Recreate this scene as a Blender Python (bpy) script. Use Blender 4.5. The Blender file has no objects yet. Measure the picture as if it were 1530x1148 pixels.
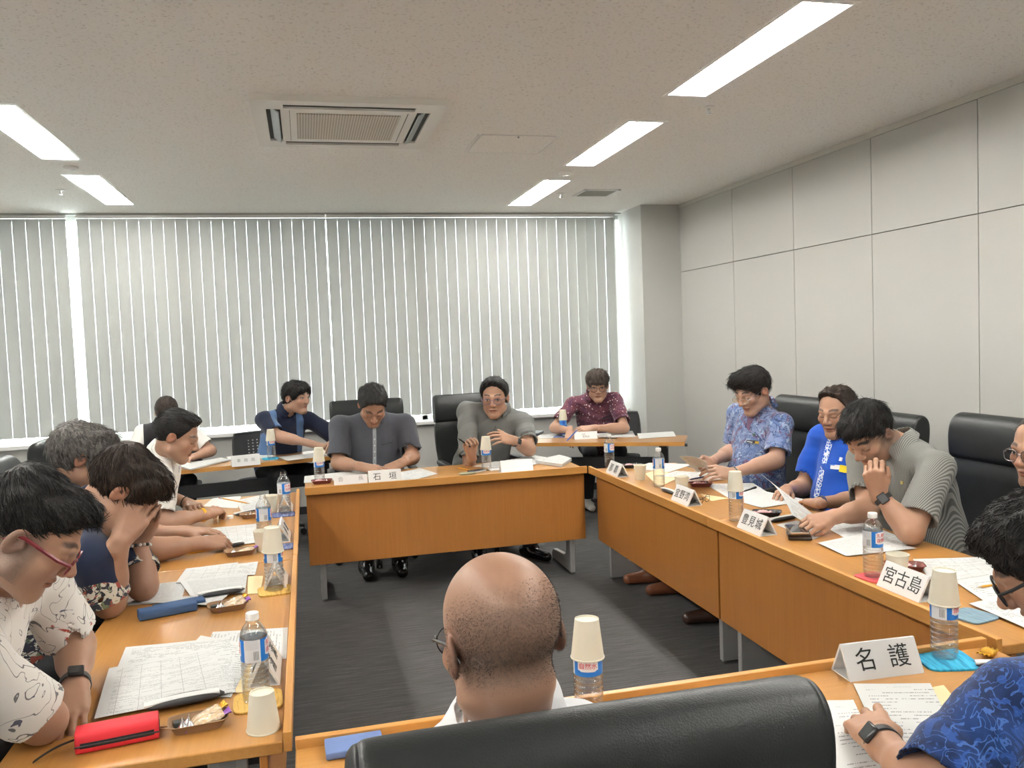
import bpy, bmesh, math, random
import numpy as np
from mathutils import Vector, Matrix
random.seed(7); np.random.seed(7)
SC = bpy.context.scene
COL = SC.collection
V = Vector
PI = math.pi

# ------------------------------------------------------------------ camera
FPX, CX, CY = 1250.0, 765.0, 574.0
CAM = np.array([0.0, 0.0, 1.555])
def _rot(y, p, r):
    cy, sy = math.cos(y), math.sin(y)
    f = np.array([sy*math.cos(p), cy*math.cos(p), math.sin(p)])
    rt = np.array([cy, -sy, 0.0]); up = np.cross(rt, f)
    r2 = math.cos(r)*rt + math.sin(r)*up
    u2 = -math.sin(r)*rt + math.cos(r)*up
    return np.array([r2, -u2, f])
CM = _rot(.240916, -.054535, -.038228)
def _ray(x, y): return CM.T @ np.array([x-CX, y-CY, FPX])
def pz(x, y, z): d = _ray(x, y); return V(d*((z-CAM[2])/d[2]) + CAM)
def py(x, y, Y): d = _ray(x, y); return V(d*(Y/d[1]) + CAM)
def px(x, y, X): d = _ray(x, y); return V(d*(X/d[0]) + CAM)
def proj(p):
    c = CM @ (np.array(p)-CAM); return (CX+FPX*c[0]/c[2], CY+FPX*c[1]/c[2], c[2])
cd = bpy.data.cameras.new('camera'); cam = bpy.data.objects.new('camera', cd); COL.objects.link(cam)
cd.sensor_width = 36.0; cd.sensor_fit = 'HORIZONTAL'; cd.lens = FPX/1530*36; cd.clip_start = .05; cd.clip_end = 200
R3 = Matrix(np.array([CM[0], -CM[1], -CM[2]]).T.tolist())
cam.matrix_world = Matrix.Translation(V(CAM)) @ R3.to_4x4()
SC.camera = cam

# ------------------------------------------------------------------ materials
class NT:
    def __init__(s, name):
        s.m = bpy.data.materials.new(name); s.m.use_nodes = True
        s.t = s.m.node_tree; s.n = s.t.nodes; s.l = s.t.links
        s.b = s.n['Principled BSDF']; s.out = s.n['Material Output']
    def node(s, typ, **kw):
        n = s.n.new(typ)
        for k, v in kw.items():
            if k in n.inputs.keys() if isinstance(k, str) else False: n.inputs[k].default_value = v
            else: setattr(n, k, v)
        return n
    def link(s, a, b): s.l.new(a, b)
    def coord(s, out='Object'):
        return s.node('ShaderNodeTexCoord').outputs[out]
    def mapping(s, src, scale=(1,1,1), rot=(0,0,0), loc=(0,0,0)):
        n = s.node('ShaderNodeMapping'); n.inputs['Scale'].default_value = scale
        n.inputs['Rotation'].default_value = rot; n.inputs['Location'].default_value = loc
        s.link(src, n.inputs['Vector']); return n.outputs['Vector']
    def noise(s, src, scale, detail=3, rough=.55, out='Fac', dist=0):
        n = s.node('ShaderNodeTexNoise'); n.inputs['Scale'].default_value = scale
        n.inputs['Detail'].default_value = detail; n.inputs['Roughness'].default_value = rough
        n.inputs['Distortion'].default_value = dist
        s.link(src, n.inputs['Vector']); return n.outputs[out]
    def voro(s, src, scale, feature='F1', out='Distance', rand=1):
        n = s.node('ShaderNodeTexVoronoi'); n.feature = feature
        n.inputs['Scale'].default_value = scale; n.inputs['Randomness'].default_value = rand
        s.link(src, n.inputs['Vector']); return n.outputs[out]
    def ramp(s, src, stops, interp='LINEAR'):
        n = s.node('ShaderNodeValToRGB'); n.color_ramp.interpolation = interp
        e = n.color_ramp.elements
        while len(e) < len(stops): e.new(.5)
        for i, (p, c) in enumerate(stops):
            e[i].position = p
            if isinstance(c, (int, float)): c = (c, c, c)
            e[i].color = (*c[:3], 1)
        s.link(src, n.inputs['Fac']); return n.outputs['Color']
    def math(s, op, a, b=None, c=None):
        n = s.node('ShaderNodeMath'); n.operation = op
        for i, v in enumerate((a, b, c)):
            if v is None: continue
            if isinstance(v, (int, float)): n.inputs[i].default_value = v
            else: s.link(v, n.inputs[i])
        return n.outputs[0]
    def mix(s, fac, a, b, typ='MIX'):
        n = s.node('ShaderNodeMix'); n.data_type = 'RGBA'; n.blend_type = typ
        for nm, v in (('Factor', fac), ('A', a), ('B', b)):
            sk = [i for i in n.inputs if i.name == nm and i.type == ('VALUE' if nm == 'Factor' else 'RGBA')][0]
            if isinstance(v, (int, float)): sk.default_value = v if nm == 'Factor' else (v, v, v, 1)
            elif isinstance(v, tuple): sk.default_value = (*v[:3], 1)
            else: s.link(v, sk)
        return [o for o in n.outputs if o.type == 'RGBA'][0]
    def sep(s, src):
        n = s.node('ShaderNodeSeparateXYZ'); s.link(src, n.inputs[0]); return n.outputs
    def bump(s, h, strength=.3, dist=.01):
        n = s.node('ShaderNodeBump'); n.inputs['Strength'].default_value = strength
        n.inputs['Distance'].default_value = dist
        s.link(h, n.inputs['Height']); s.link(n.outputs['Normal'], s.b.inputs['Normal'])
    def color(s, c):
        if isinstance(c, tuple): s.b.inputs['Base Color'].default_value = (*c[:3], 1)
        else: s.link(c, s.b.inputs['Base Color'])
        return s
    def pr(s, **kw):
        for k, v in kw.items():
            k = {'rough': 'Roughness', 'metal': 'Metallic', 'spec': 'Specular IOR Level', 'trans': 'Transmission Weight',
                 'ior': 'IOR', 'coat': 'Coat Weight', 'sss': 'Subsurface Weight', 'alpha': 'Alpha', 'sheen': 'Sheen Weight'}[k]
            if isinstance(v, (int, float)): s.b.inputs[k].default_value = v
            else: s.link(v, s.b.inputs[k])
        return s
MATS = {}
def plain(name, c, rough=.5, noise=.06, **kw):
    if name in MATS: return MATS[name]
    t = NT(name); co = t.coord()
    if noise:
        f = t.noise(co, 25, 4)
        lo = tuple(x*(1-noise) for x in c); hi = tuple(min(1, x*(1+noise)) for x in c)
        t.color(t.mix(f, lo, hi))
    else: t.color(c)
    t.pr(rough=rough, **kw); MATS[name] = t.m; return t.m

# ------------------------------------------------------------------ mesh builder
class MB:
    def __init__(s): s.v = []; s.f = []; s.mi = []; s.k = 0
    def add(s, vs, fs, mi=None):
        o = len(s.v); s.v += [tuple(v) for v in vs]
        s.f += [tuple(i+o for i in f) for f in fs]; s.mi += [s.k if mi is None else mi]*len(fs); return s
    def box(s, lo, hi, M=None, mi=None):
        x0, y0, z0 = lo; x1, y1, z1 = hi
        vs = [V(p) for p in ((x0,y0,z0),(x1,y0,z0),(x1,y1,z0),(x0,y1,z0),(x0,y0,z1),(x1,y0,z1),(x1,y1,z1),(x0,y1,z1))]
        if M: vs = [M @ v for v in vs]
        return s.add(vs, [(0,3,2,1),(4,5,6,7),(0,1,5,4),(1,2,6,5),(2,3,7,6),(3,0,4,7)], mi)
    def loft(s, rings, cap0=True, cap1=True, mi=None):
        n = len(rings[0]); vs = [p for r in rings for p in r]; fs = []
        for i in range(len(rings)-1):
            for j in range(n):
                a = i*n+j; b = i*n+(j+1) % n; fs.append((a, b, b+n, a+n))
        if cap0: fs.append(tuple(range(n))[::-1])
        if cap1: fs.append(tuple((len(rings)-1)*n+j for j in range(n)))
        return s.add(vs, fs, mi)
    def lathe(s, prof, c=(0,0,0), seg=24, axis=None, cap0=True, cap1=True, mi=None):
        c = V(c); rings = []
        if axis is None: u, v, w = V((1,0,0)), V((0,1,0)), V((0,0,1))
        else: u, v, w = frame(V(axis))
        for r, h in prof:
            rings.append([c + u*(r*math.cos(2*PI*k/seg)) + v*(r*math.sin(2*PI*k/seg)) + w*h for k in range(seg)])
        return s.loft(rings, cap0, cap1, mi)
    def cyl(s, a, b, r, r2=None, seg=12, mi=None):
        a, b = V(a), V(b); L = (b-a).length
        return s.lathe([(r, 0), (r if r2 is None else r2, L)], a, seg, b-a, mi=mi)
    def tube(s, pts, r, seg=8, closed=False, mi=None):
        pts = [V(p) for p in pts]; n = len(pts); rings = []
        ref = None
        for i in range(n):
            if closed: t = pts[(i+1) % n]-pts[i-1]
            else: t = pts[min(i+1, n-1)]-pts[max(i-1, 0)]
            t.normalize()
            if ref is None:
                u = t.orthogonal().normalized()
            else:
                u = (ref - t*ref.dot(t)); u = u.normalized() if u.length > 1e-6 else t.orthogonal().normalized()
            ref = u; v = t.cross(u)
            rr = r[i] if isinstance(r, (list, tuple)) else r
            rings.append([pts[i]+u*(rr*math.cos(2*PI*k/seg))+v*(rr*math.sin(2*PI*k/seg)) for k in range(seg)])
        if closed: rings.append(rings[0]); return s.loft(rings, False, False, mi)
        return s.loft(rings, True, True, mi)
    def sell(s, secs, u, v, n=28, e=4, mi=None):
        """loft of superellipse sections (centre, half width along u, half thickness along v)"""
        u, v = V(u), V(v); rings = []
        for sec in secs:
            c, a, b = V(sec[0]), sec[1], sec[2]; ee = sec[3] if len(sec) > 3 else e
            ring = []
            for k in range(n):
                t = 2*PI*k/n; ct, st = math.cos(t), math.sin(t)
                ring.append(c + u*(a*math.copysign(abs(ct)**(2/ee), ct)) + v*(b*math.copysign(abs(st)**(2/ee), st)))
            rings.append(ring)
        return s.loft(rings, True, True, mi)
    def sphere(s, c, r, seg=12, rings=8, M=None, mi=None):
        c = V(c); rr = (r, r, r) if isinstance(r, (int, float)) else r
        prof = []
        for i in range(1, rings):
            a = PI*i/rings; prof.append((math.sin(a), -math.cos(a)))
        R = []
        for q, h in prof:
            R.append([V((q*math.cos(2*PI*k/seg)*rr[0], q*math.sin(2*PI*k/seg)*rr[1], h*rr[2])) for k in range(seg)])
        vs = [p for r_ in R for p in r_]; n = seg; fs = []
        for i in range(len(R)-1):
            for j in range(n):
                a = i*n+j; b = i*n+(j+1) % n; fs.append((a, b, b+n, a+n))
        b0 = len(vs); vs += [V((0, 0, -rr[2])), V((0, 0, rr[2]))]
        for j in range(n):
            fs.append((b0, (j+1) % n, j)); t = (len(R)-1)*n; fs.append((b0+1, t+j, t+(j+1) % n))
        vs = [(M @ v if M else v)+c for v in vs]
        return s.add(vs, fs, mi)
    def build(s, name, mats, parent=None, smooth=None, bevel=0, bevseg=2, loc=None, rotz=0):
        me = bpy.data.meshes.new(name); me.from_pydata([tuple(v) for v in s.v], [], s.f); me.update()
        if not isinstance(mats, (list, tuple)): mats = [mats]
        for m in mats: me.materials.append(m)
        if len(mats) > 1: me.polygons.foreach_set('material_index', s.mi)
        bm = bmesh.new(); bm.from_mesh(me); bmesh.ops.recalc_face_normals(bm, faces=bm.faces); bm.to_mesh(me); bm.free()
        o = bpy.data.objects.new(name, me); COL.objects.link(o)
        if smooth is not None:
            me.shade_smooth()
            if smooth > 0: me.set_sharp_from_angle(angle=math.radians(smooth))
        if bevel:
            b = o.modifiers.new('bevel', 'BEVEL'); b.width = bevel; b.segments = bevseg; b.limit_method = 'ANGLE'
            b.harden_normals = False
            me.shade_smooth(); me.set_sharp_from_angle(angle=math.radians(40))
        if parent: o.parent = parent
        if loc is not None: o.location = loc
        if rotz: o.rotation_euler.z = rotz
        return o
def frame(w):
    w = w.normalized(); u = V((0, 0, 1)).cross(w)
    if u.length < 1e-4: u = V((1, 0, 0))
    u.normalize(); return u, w.cross(u), w
def empty(name, loc=(0,0,0), rotz=0):
    o = bpy.data.objects.new(name, None); o.empty_display_size = .1; COL.objects.link(o)
    o.location = loc; o.rotation_euler.z = rotz; return o
def tag(o, label, cat, group=None):
    o['label'] = label; o['category'] = cat
    if group: o['group'] = group
    return o
def thing(name, label, cat, loc=(0,0,0), rotz=0, group=None): return tag(empty(name, loc, rotz), label, cat, group)
def struct(o): o['kind'] = 'structure'; return o
def kids(o): return [c for c in bpy.data.objects if c.parent == o]
_kc = {}
def dup(root, loc=None, rotz=None, label=None, group=None, kmap=None):
    def cp(o, par):
        c = o.copy(); COL.objects.link(c)
        if par: c.parent = par
        for k in _kc.setdefault(o.name, kids(o)): cp(k, c)
        return c
    r = cp(root, None)
    if loc is not None: r.location = loc
    if rotz is not None: r.rotation_euler.z = rotz
    if label: r['label'] = label
    if group: r['group'] = group
    return r
def text_mesh(body, size, thick=.0006):
    c = bpy.data.curves.new('t', 'FONT'); c.body = body; c.size = size; c.extrude = thick/2; c.offset = 0
    c.align_x = 'CENTER'; c.align_y = 'CENTER'; c.resolution_u = 3
    o = bpy.data.objects.new('t', c); COL.objects.link(o)
    dg = bpy.context.evaluated_depsgraph_get(); ev = o.evaluated_get(dg); me = ev.to_mesh()
    vs = [v.co.copy() for v in me.vertices]; fs = [tuple(p.vertices) for p in me.polygons]
    ev.to_mesh_clear(); bpy.data.objects.remove(o); bpy.data.curves.remove(c)
    return vs, fs
# ------------------------------------------------------------------ room materials
def m_wall(name, c):
    t = NT(name); co = t.coord(); f = t.noise(co, 3, 3); t.color(t.mix(f, tuple(x*.97 for x in c), c)).pr(rough=.55, spec=.3)
    t.bump(t.noise(co, 400, 2), .05, .002); return t.m
M_WALL = m_wall('wall_paint', (.53, .53, .505)); M_WALLB = m_wall('bounce_wall_white', (.86, .85, .82))  # M_WALLB: unseen left and back walls, made whiter to bounce more light
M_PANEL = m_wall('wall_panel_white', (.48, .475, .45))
M_TRIMW = plain('white_trim', (.80, .80, .78), .4)
M_DARKGAP = plain('panel_joint', (.16, .155, .13), .8)
M_STEEL = plain('chrome_steel', (.62, .62, .62), .22, .03, metal=1)
M_BLACKM = plain('black_metal', (.016, .017, .02), .42)
M_BLACKP = plain('black_plastic', (.02, .02, .022), .45)
M_WHITEP = plain('white_plastic', (.82, .81, .78), .4)
def m_ceiling():
    t = NT('ceiling_tile'); co = t.coord()
    n1 = t.noise(t.mapping(co, (1, 1, 1)), 70, 6, .7); sp = t.ramp(n1, [(.36, .0), (.44, 1)])
    n2 = t.noise(co, 1.2, 2)
    base = t.mix(n2, (.90, .885, .845), (.93, .915, .88)); t.color(t.mix(sp, (.68,.66,.61), base)).pr(rough=.9, spec=.1)
    t.bump(sp, .25, .003); return t.m
def m_carpet():
    t = NT('grey_carpet'); co = t.coord()
    a = t.noise(t.mapping(co, (5, 110, 1)), 1.0, 5, .7); b = t.noise(co, 260, 2)
    c = t.noise(t.mapping(co, (.6, 2.4, 1)), 1.5, 3)
    v = t.math('ADD', t.math('MULTIPLY', a, .6), t.math('MULTIPLY', b, .4))
    col = t.ramp(v, [(.32, (.038, .037, .037)), (.5, (.080, .078, .077)), (.68, (.18, .175, .17))])
    col = t.mix(t.math('MULTIPLY', c, .5), col, (.075, .073, .073)); t.color(col).pr(rough=.95, spec=.1)
    t.bump(v, .6, .006); return t.m
def m_wood(name, c0, c1, axis, rough=.32, coat=.25, sc=1.0):
    t = NT(name); co = t.coord()
    s = [90, 90, 90]; s[axis] = 3.0
    g = t.noise(t.mapping(co, tuple(x*sc for x in s)), 1.0, 5, .65, dist=.4)
    s2 = [6, 6, 6]; s2[axis] = .7
    h = t.noise(t.mapping(co, tuple(s2)), 1.0, 3)
    f = t.math('ADD', t.math('MULTIPLY', g, .6), t.math('MULTIPLY', h, .4))
    t.color(t.ramp(f, [(.3, c0), (.7, c1)])).pr(rough=rough, coat=coat)
    t.b.inputs['Coat Roughness'].default_value = .22
    t.bump(g, .06, .002); return t.m
WA, WB = (.39, .178, .040), (.51, .25, .068)
M_WOODX = m_wood('orange_wood_veneer_long', WA, WB, 0)
M_WOODV = m_wood('orange_wood_veneer_upright', (.37, .145, .028), (.44, .185, .040), 2, .38, .15)
M_LIP = m_wood('solid_wood_edging', (.50, .23, .052), (.62, .31, .085), 0, .35, .15)
M_DESKTOP = m_wood('brown_wood_laminate', (.38, .19, .07), (.46, .24, .095), 0, .3, .2)

# ------------------------------------------------------------------ room shell
XL, XR, YB, YF, ZC = -3.0, 3.55, -3.0, 7.94, 2.775
def slab(name, lo, hi, mat, bevel=0):
    return struct(MB().box(lo, hi).build(name, mat, bevel=bevel))
slab('floor', (XL-.2, YB-.2, -.1), (XR+.2, YF+.3, 0), m_carpet())
LP = [(1.98, 3.44, 'nearest and largest ceiling light on the right, running off the top of the view'),
      (1.98, 5.17, 'middle of the three fluorescent ceiling lights in the right row'),
      (1.98, 6.92, 'ceiling light on the right closest to the window, beside the small vent'),
      (-1.41, 5.17, 'fluorescent ceiling light at the left edge of the view'),
      (-1.41, 6.89, 'ceiling light on the left closest to the window blinds'),
      (-1.41, 3.44, 'ceiling light above the seats on the left, out of view'),
      (1.98, 1.7, 'ceiling light above the near right seats, out of view'), (-1.41, 1.7, 'ceiling light above the near left seats, out of view'),
      (1.98, -.05, 'ceiling light behind the viewer on the right'), (-1.41, -.05, 'ceiling light behind the viewer on the left'),
      (1.98, -1.8, 'rearmost ceiling light on the right, behind the viewer'), (-1.41, -1.8, 'rearmost ceiling light on the left, behind the viewer')]
LL, LW = 1.24, .22
mb = MB(); xs = [XL-.2, -1.41-LW/2, -1.41+LW/2, 1.98-LW/2, 1.98+LW/2, XR+.2]
for a, b in ((0, 1), (2, 3), (4, 5)): mb.box((xs[a], YB-.2, ZC), (xs[b], YF+.3, ZC+.15))
for X_ in (-1.41, 1.98):
    yy = YB-.2
    for y in sorted(l[1] for l in LP if l[0] == X_): mb.box((X_-LW/2, yy, ZC), (X_+LW/2, y-LL/2, ZC+.15)); yy = y+LL/2
    mb.box((X_-LW/2, yy, ZC), (X_+LW/2, YF+.3, ZC+.15))
struct(mb.build('ceiling', m_ceiling()))
slab('wall_left', (XL-.15, YB, 0), (XL, YF+.3, ZC), M_WALLB)
slab('wall_back', (XL-.15, YB-.15, 0), (XR+.15, YB, ZC), M_WALLB)
# right wall: flush white storage panels with dark joints
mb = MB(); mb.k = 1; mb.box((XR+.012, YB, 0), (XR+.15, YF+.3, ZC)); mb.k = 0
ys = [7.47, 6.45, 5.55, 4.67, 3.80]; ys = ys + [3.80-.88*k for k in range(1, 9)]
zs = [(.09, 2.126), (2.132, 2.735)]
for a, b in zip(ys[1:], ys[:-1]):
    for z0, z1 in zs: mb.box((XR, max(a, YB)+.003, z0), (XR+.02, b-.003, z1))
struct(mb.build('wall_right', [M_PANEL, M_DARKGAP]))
slab('trim_1', (XR-.004, YB, 2.737), (XR+.02, 7.47, ZC), plain('panel_top_trim', (.55, .54, .49), .6))  # trim strip above the panels, one even grey-white
slab('baseboard_right', (XR+.006, YB, 0), (XR+.02, 7.47, .088), M_BLACKP)
# far wall: sill wall, pillar
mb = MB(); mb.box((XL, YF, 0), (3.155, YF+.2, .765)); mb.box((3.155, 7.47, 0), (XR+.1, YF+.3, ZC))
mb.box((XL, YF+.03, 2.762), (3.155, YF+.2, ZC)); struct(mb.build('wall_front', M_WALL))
mb = MB(); mb.box((XL, YF-.004, 0), (3.15, YF, .07)); struct(mb.build('baseboard_front', M_BLACKP))
# window: sill, frame, pane
WIN = struct(MB().box((XL, 7.885, .765), (3.154, 8.14, .80)).build('window_1', M_TRIMW, bevel=.004))
mb = MB()
for x in (XL+.02, -1.0, 1.1, 3.10): mb.box((x-.025, 8.06, .80), (x+.025, 8.12, 2.76))
mb.box((XL, 8.06, 2.72), (3.15, 8.12, 2.762)); mb.box((XL, 8.06, .80), (3.15, 8.12, .84))
mb.build('window_frame', M_TRIMW, WIN)
t = NT('window_glass'); tr = t.node('ShaderNodeBsdfTransparent'); gl = t.node('ShaderNodeBsdfGlossy'); gl.inputs['Roughness'].default_value = .02
fr = t.node('ShaderNodeFresnel'); fr.inputs['IOR'].default_value = 1.45; mx = t.node('ShaderNodeMixShader')
tr.inputs['Color'].default_value = (.93, .97, .95, 1)
t.link(fr.outputs[0], mx.inputs[0]); t.link(tr.outputs[0], mx.inputs[1]); t.link(gl.outputs[0], mx.inputs[2]); t.link(mx.outputs[0], t.out.inputs[0])
M_GLASS = t.m
MB().box((XL+.02, 8.085, .82), (3.13, 8.091, 2.74)).build('window_pane', M_GLASS, WIN)

# vertical blinds
t = NT('blind_fabric'); co = t.coord(); f = t.noise(t.mapping(co, (300, 300, 30)), 1, 2)
c = t.mix(f, (.43, .43, .41), (.49, .49, .47)); t.color(c).pr(rough=.9, spec=.1)
tl = t.node('ShaderNodeBsdfTranslucent'); t.link(c, tl.inputs['Color']); mx = t.node('ShaderNodeMixShader'); mx.inputs[0].default_value = .3
t.link(t.b.outputs[0], mx.inputs[1]); t.link(tl.outputs[0], mx.inputs[2]); t.link(mx.outputs[0], t.out.inputs[0]); M_BLIND = t.m
def blind(x0, x1, label, ang=.0):
    r = thing('vertical_blind', label, 'blind', ((x0+x1)/2, 7.975, 2.76), group='vertical blinds across the window wall')
    w = x1-x0; n = int(round(w/.1)); st = w/n
    MB().box((-w/2, -.02, -.028), (w/2, .02, -.002)).build('headrail', M_WHITEP, r)
    vane = None
    for i in range(n):
        mb = MB(); hw = st/2*.990; z1, z0 = -.03, -1.905
        ring = []
        for k in range(7):
            s_ = -1+2*k/6; ring.append((s_*hw, .006*(1-s_*s_)))
        full = ring + [(x, y-.0009) for x, y in reversed(ring)]
        if vane is None:
            mb.loft([[V((x, y, z)) for x, y in full] for z in (z0, z1)]); vane = mb.build('vane', M_BLIND, r, smooth=60); o = vane
        else: o = vane.copy(); COL.objects.link(o); o.parent = r
        o.location = (-w/2+st*(i+.5), 0, 0); o.rotation_euler.z = ang + random.uniform(-.04, .04)
    pts = [(-w/2+.02+ (w-.04)*k/(n*6), .004, -1.895-.012*abs(math.sin(PI*k/6))) for k in range(n*6+1)]
    MB().tube(pts, .0022, 4).build('bead_chain', M_WHITEP, r)
    return r
gx0, gx1 = py(97, 320, 7.97).x, py(113, 320, 7.97).x
cx = py(486, 320, 7.97).x; rx = py(917, 320, 7.97).x
blind(XL+.01, gx0, 'white vertical blind left of the bright gap, at left edge of the window wall')
blind(gx1, cx-.004, 'white vertical blind in the middle, just right of the bright gap')
blind(cx+.004, rx, 'widest white vertical blind, ending beside the white pillar on the right')

# ------------------------------------------------------------------ ceiling fixtures
t = NT('fluorescent_tube'); t.b.inputs['Emission Color'].default_value = (1, .978, .93, 1); t.b.inputs['Emission Strength'].default_value = 34
t.color((.9, .9, .9)); M_TUBE = t.m
M_FIX = plain('fixture_white_enamel', (.9, .9, .88), .3, 0)
def ceiling_light(label):
    r = thing('ceiling_light', label, 'ceiling light', group='recessed fluorescent ceiling lights')
    L, w = LL, LW
    mb = MB(); H_ = .055
    # white reflector trough set up into the ceiling, rim flush with the tiles
    prof = [(-w/2-.012, -.003), (-w/2+.004, -.004), (-w/2+.022, .034), (-.075, H_), (-.03, H_), (-.012, .028), (.012, .028), (.03, H_), (.075, H_), (w/2-.022, .034), (w/2-.004, -.004), (w/2+.012, -.003)]
    top = [(w/2+.012, 0.), (w/2-.001, .0), (w/2-.001, H_+.01), (-w/2+.001, H_+.01), (-w/2+.001, 0.), (-w/2-.012, 0.)]
    mb.loft([[V((x, y, zz)) for x, zz in prof+top] for y in (-L/2+.001, L/2-.001)])
    for q in (-1, 1):
        mb.box((-w/2, min(q*(L/2-.001), q*(L/2-.02)), -.003), (w/2, max(q*(L/2-.001), q*(L/2-.02)), H_))
        mb.box((-w/2-.012, min(q*(L/2-.001), q*(L/2+.012)), -.003), (w/2+.012, max(q*(L/2-.001), q*(L/2+.012)), 0))
    mb.build('housing', M_FIX, r)
    for s in (-1, 1):
        MB().cyl((s*.055, -L/2+.05, .022), (s*.055, L/2-.05, .022), .0125, seg=12).build('tube', M_TUBE, r, smooth=40)
    return r
cl = None
for x, y, lb in LP:
    if cl is None: cl = ceiling_light(lb); o = cl
    else: o = dup(cl, label=lb)
    o.location = (x, y, ZC)

# air conditioner cassette
def aircon():
    c = V((.285, 4.73, ZC))
    r = thing('ceiling_air_conditioner', 'square white cassette air conditioner set in the ceiling', 'air conditioner', c)
    h = .485; mb = MB()
    # face plate as bars round four slots and the grille
    z0, z1 = -.032, 0
    sl, so, si = .33, .415, .345    # slot half length, outer, inner
    for s in (-1, 1):
        mb.box((-h, s*so if s > 0 else -h, z0), (h, h if s > 0 else -so, z1)); mb.box((s*so if s > 0 else -h, -so, z0), (h if s > 0 else -so, so, z1))
        mb.box((-so, si if s > 0 else -so, z0), (-sl, so if s > 0 else -si, z1)); mb.box((sl, si if s > 0 else -so, z0), (so, so if s > 0 else -si, z1))
        mb.box((si if s > 0 else -so, -si, z0), (so if s > 0 else -si, -sl, z1)); mb.box((si if s > 0 else -so, sl, z0), (so if s > 0 else -si, si, z1))
    mb.box((-si, -si, z0+.001), (si, si, z1))
    mb.build('face_plate', plain('ac_white', (.80, .78, .73), .45, .03), r)
    g = MB(); g.box((-.265, -.265, z0-.003), (.265, .265, z0+.002))
    tt = NT('intake_grille'); co = tt.coord(); x, y, z = tt.sep(tt.mapping(co, (70, 70, 1)))
    f = tt.math('MULTIPLY', tt.math('GREATER_THAN', tt.math('FRACT', x), .3), tt.math('GREATER_THAN', tt.math('FRACT', y), .3))
    tt.color(tt.mix(f, (.72, .68, .60), (.34, .29, .23))).pr(rough=.6); g.build('intake_grille', tt.m, r)
    
    for s in (-1, 1): MB().box((s*.30-.0012, -.31, z0-.0015), (s*.30+.0012, .31, z0+.001)).build('panel_seam', M_DARKGAP, r)
    M_SLOT = plain('air_outlet_dark', (.05, .055, .05), .7); M_LOUV = plain('louver_grey', (.42, .46, .46), .5)
    for k in range(4):
        a = k*PI/2; R_ = Matrix.Rotation(a, 4, 'Z')
        b = MB().box((-sl, si, z0+.012), (sl, so, z1), R_); sb = b.build('air_outlet', M_SLOT, r)
        if k in (1, 3):
            q = Matrix.Rotation(a, 4, 'Z') @ Matrix.Translation((0, .375, z0+.004)) @ Matrix.Rotation(.6, 4, 'X')
            MB().box((-sl+.012, -.026, -.004), (sl-.012, .026, .002), q).build('louver', M_LOUV, sb)
    return r
aircon()
# access panel, detectors, sprinklers, vent
ac = [pz(*p, ZC) for p in ((716, 204), (833, 204), (800, 226), (700, 226))]
cx_, cy_ = sum(p.x for p in ac)/4, sum(p.y for p in ac)/4
r = thing('ceiling_access_panel', 'square ceiling access panel with thin white frame lines beside the air conditioner', 'access panel', (cx_, cy_, ZC))
hw = .23; MB().box((-hw, -hw, -.003), (hw, hw, 0)).build('hatch', bpy.data.materials['ceiling_tile'], r)
fb = MB()
for s in (-1, 1): fb.box((s*hw-.004, -hw, -.006), (s*hw+.004, hw, -.001)); fb.box((s*(hw+.02)-.003, -hw, -.006), (s*(hw+.02)+.003, hw, -.001))
fb.box((-hw, hw-.003, -.005), (hw, hw+.003, -.001)); fb.box((-hw, -hw-.003, -.005), (hw, -hw+.003, -.001)); fb.build('frame', M_TRIMW, r)
MB().sphere((-.0, -hw+.02, -.006), .007).build('latch', M_STEEL, r)
def sprinkler(p, lb):
    r = thing('sprinkler', lb, 'sprinkler', (p.x, p.y, ZC))
    MB().lathe([(.034, 0), (.034, -.004), (.02, -.008), (.008, -.010)], seg=20).build('escutcheon', M_WHITEP, r, smooth=40)
    MB().lathe([(.008, -.009), (.008, -.022), (.004, -.03), (.014, -.033), (.014, -.035)], seg=14).build('head', M_STEEL, r, smooth=40)
sprinkler(pz(1059, 160, ZC), 'small sprinkler head on the ceiling below the nearest right light')
sprinkler(pz(90, 284, ZC), 'small sprinkler head at left beside the light closest to the blinds')
sprinkler(pz(838, 289, ZC), 'small sprinkler head beside the ceiling vent')
def detector(p, lb, sc=1):
    r = thing('smoke_detector', lb, 'smoke detector', (p.x, p.y, ZC)); r.scale = (sc, sc, sc)
    MB().lathe([(.055, 0), (.055, -.012), (.05, -.018), (.03, -.022)], seg=28).build('cover', M_WHITEP, r, smooth=40)
    MB().lathe([(.028, -.018), (.026, -.03), (.015, -.034)], seg=20).build('sensor_cap', M_TRIMW, r, smooth=40)
detector(pz(846, 258, ZC), 'round white smoke detector between two lights of the right row')
detector(pz(106, 249, ZC), 'round white smoke detector between the two left lights', .8)
p = pz(891, 288, ZC)
r = thing('ceiling_vent', 'small square grey ceiling vent near the pillar', 'vent', (p.x, p.y, ZC))
mb = MB()
for s in (-1, 1): mb.box((s*.15-.012, -.162, -.008), (s*.15+.012, .162, 0)); mb.box((-.162, s*.15-.012, -.008), (.162, s*.15+.012, 0))
mb.build('frame', M_TRIMW, r)
mb = MB()
for i in range(14): mb.box((-.14, -.14+i*.02, -.006), (.14, -.132+i*.02, -.001))
mb.build('grille', plain('vent_grey', (.45, .45, .41), .6), r)
mb = MB().box((-.14, -.14, -.001), (.14, .14, 0)); mb.build('duct', M_DARKGAP, r)

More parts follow.
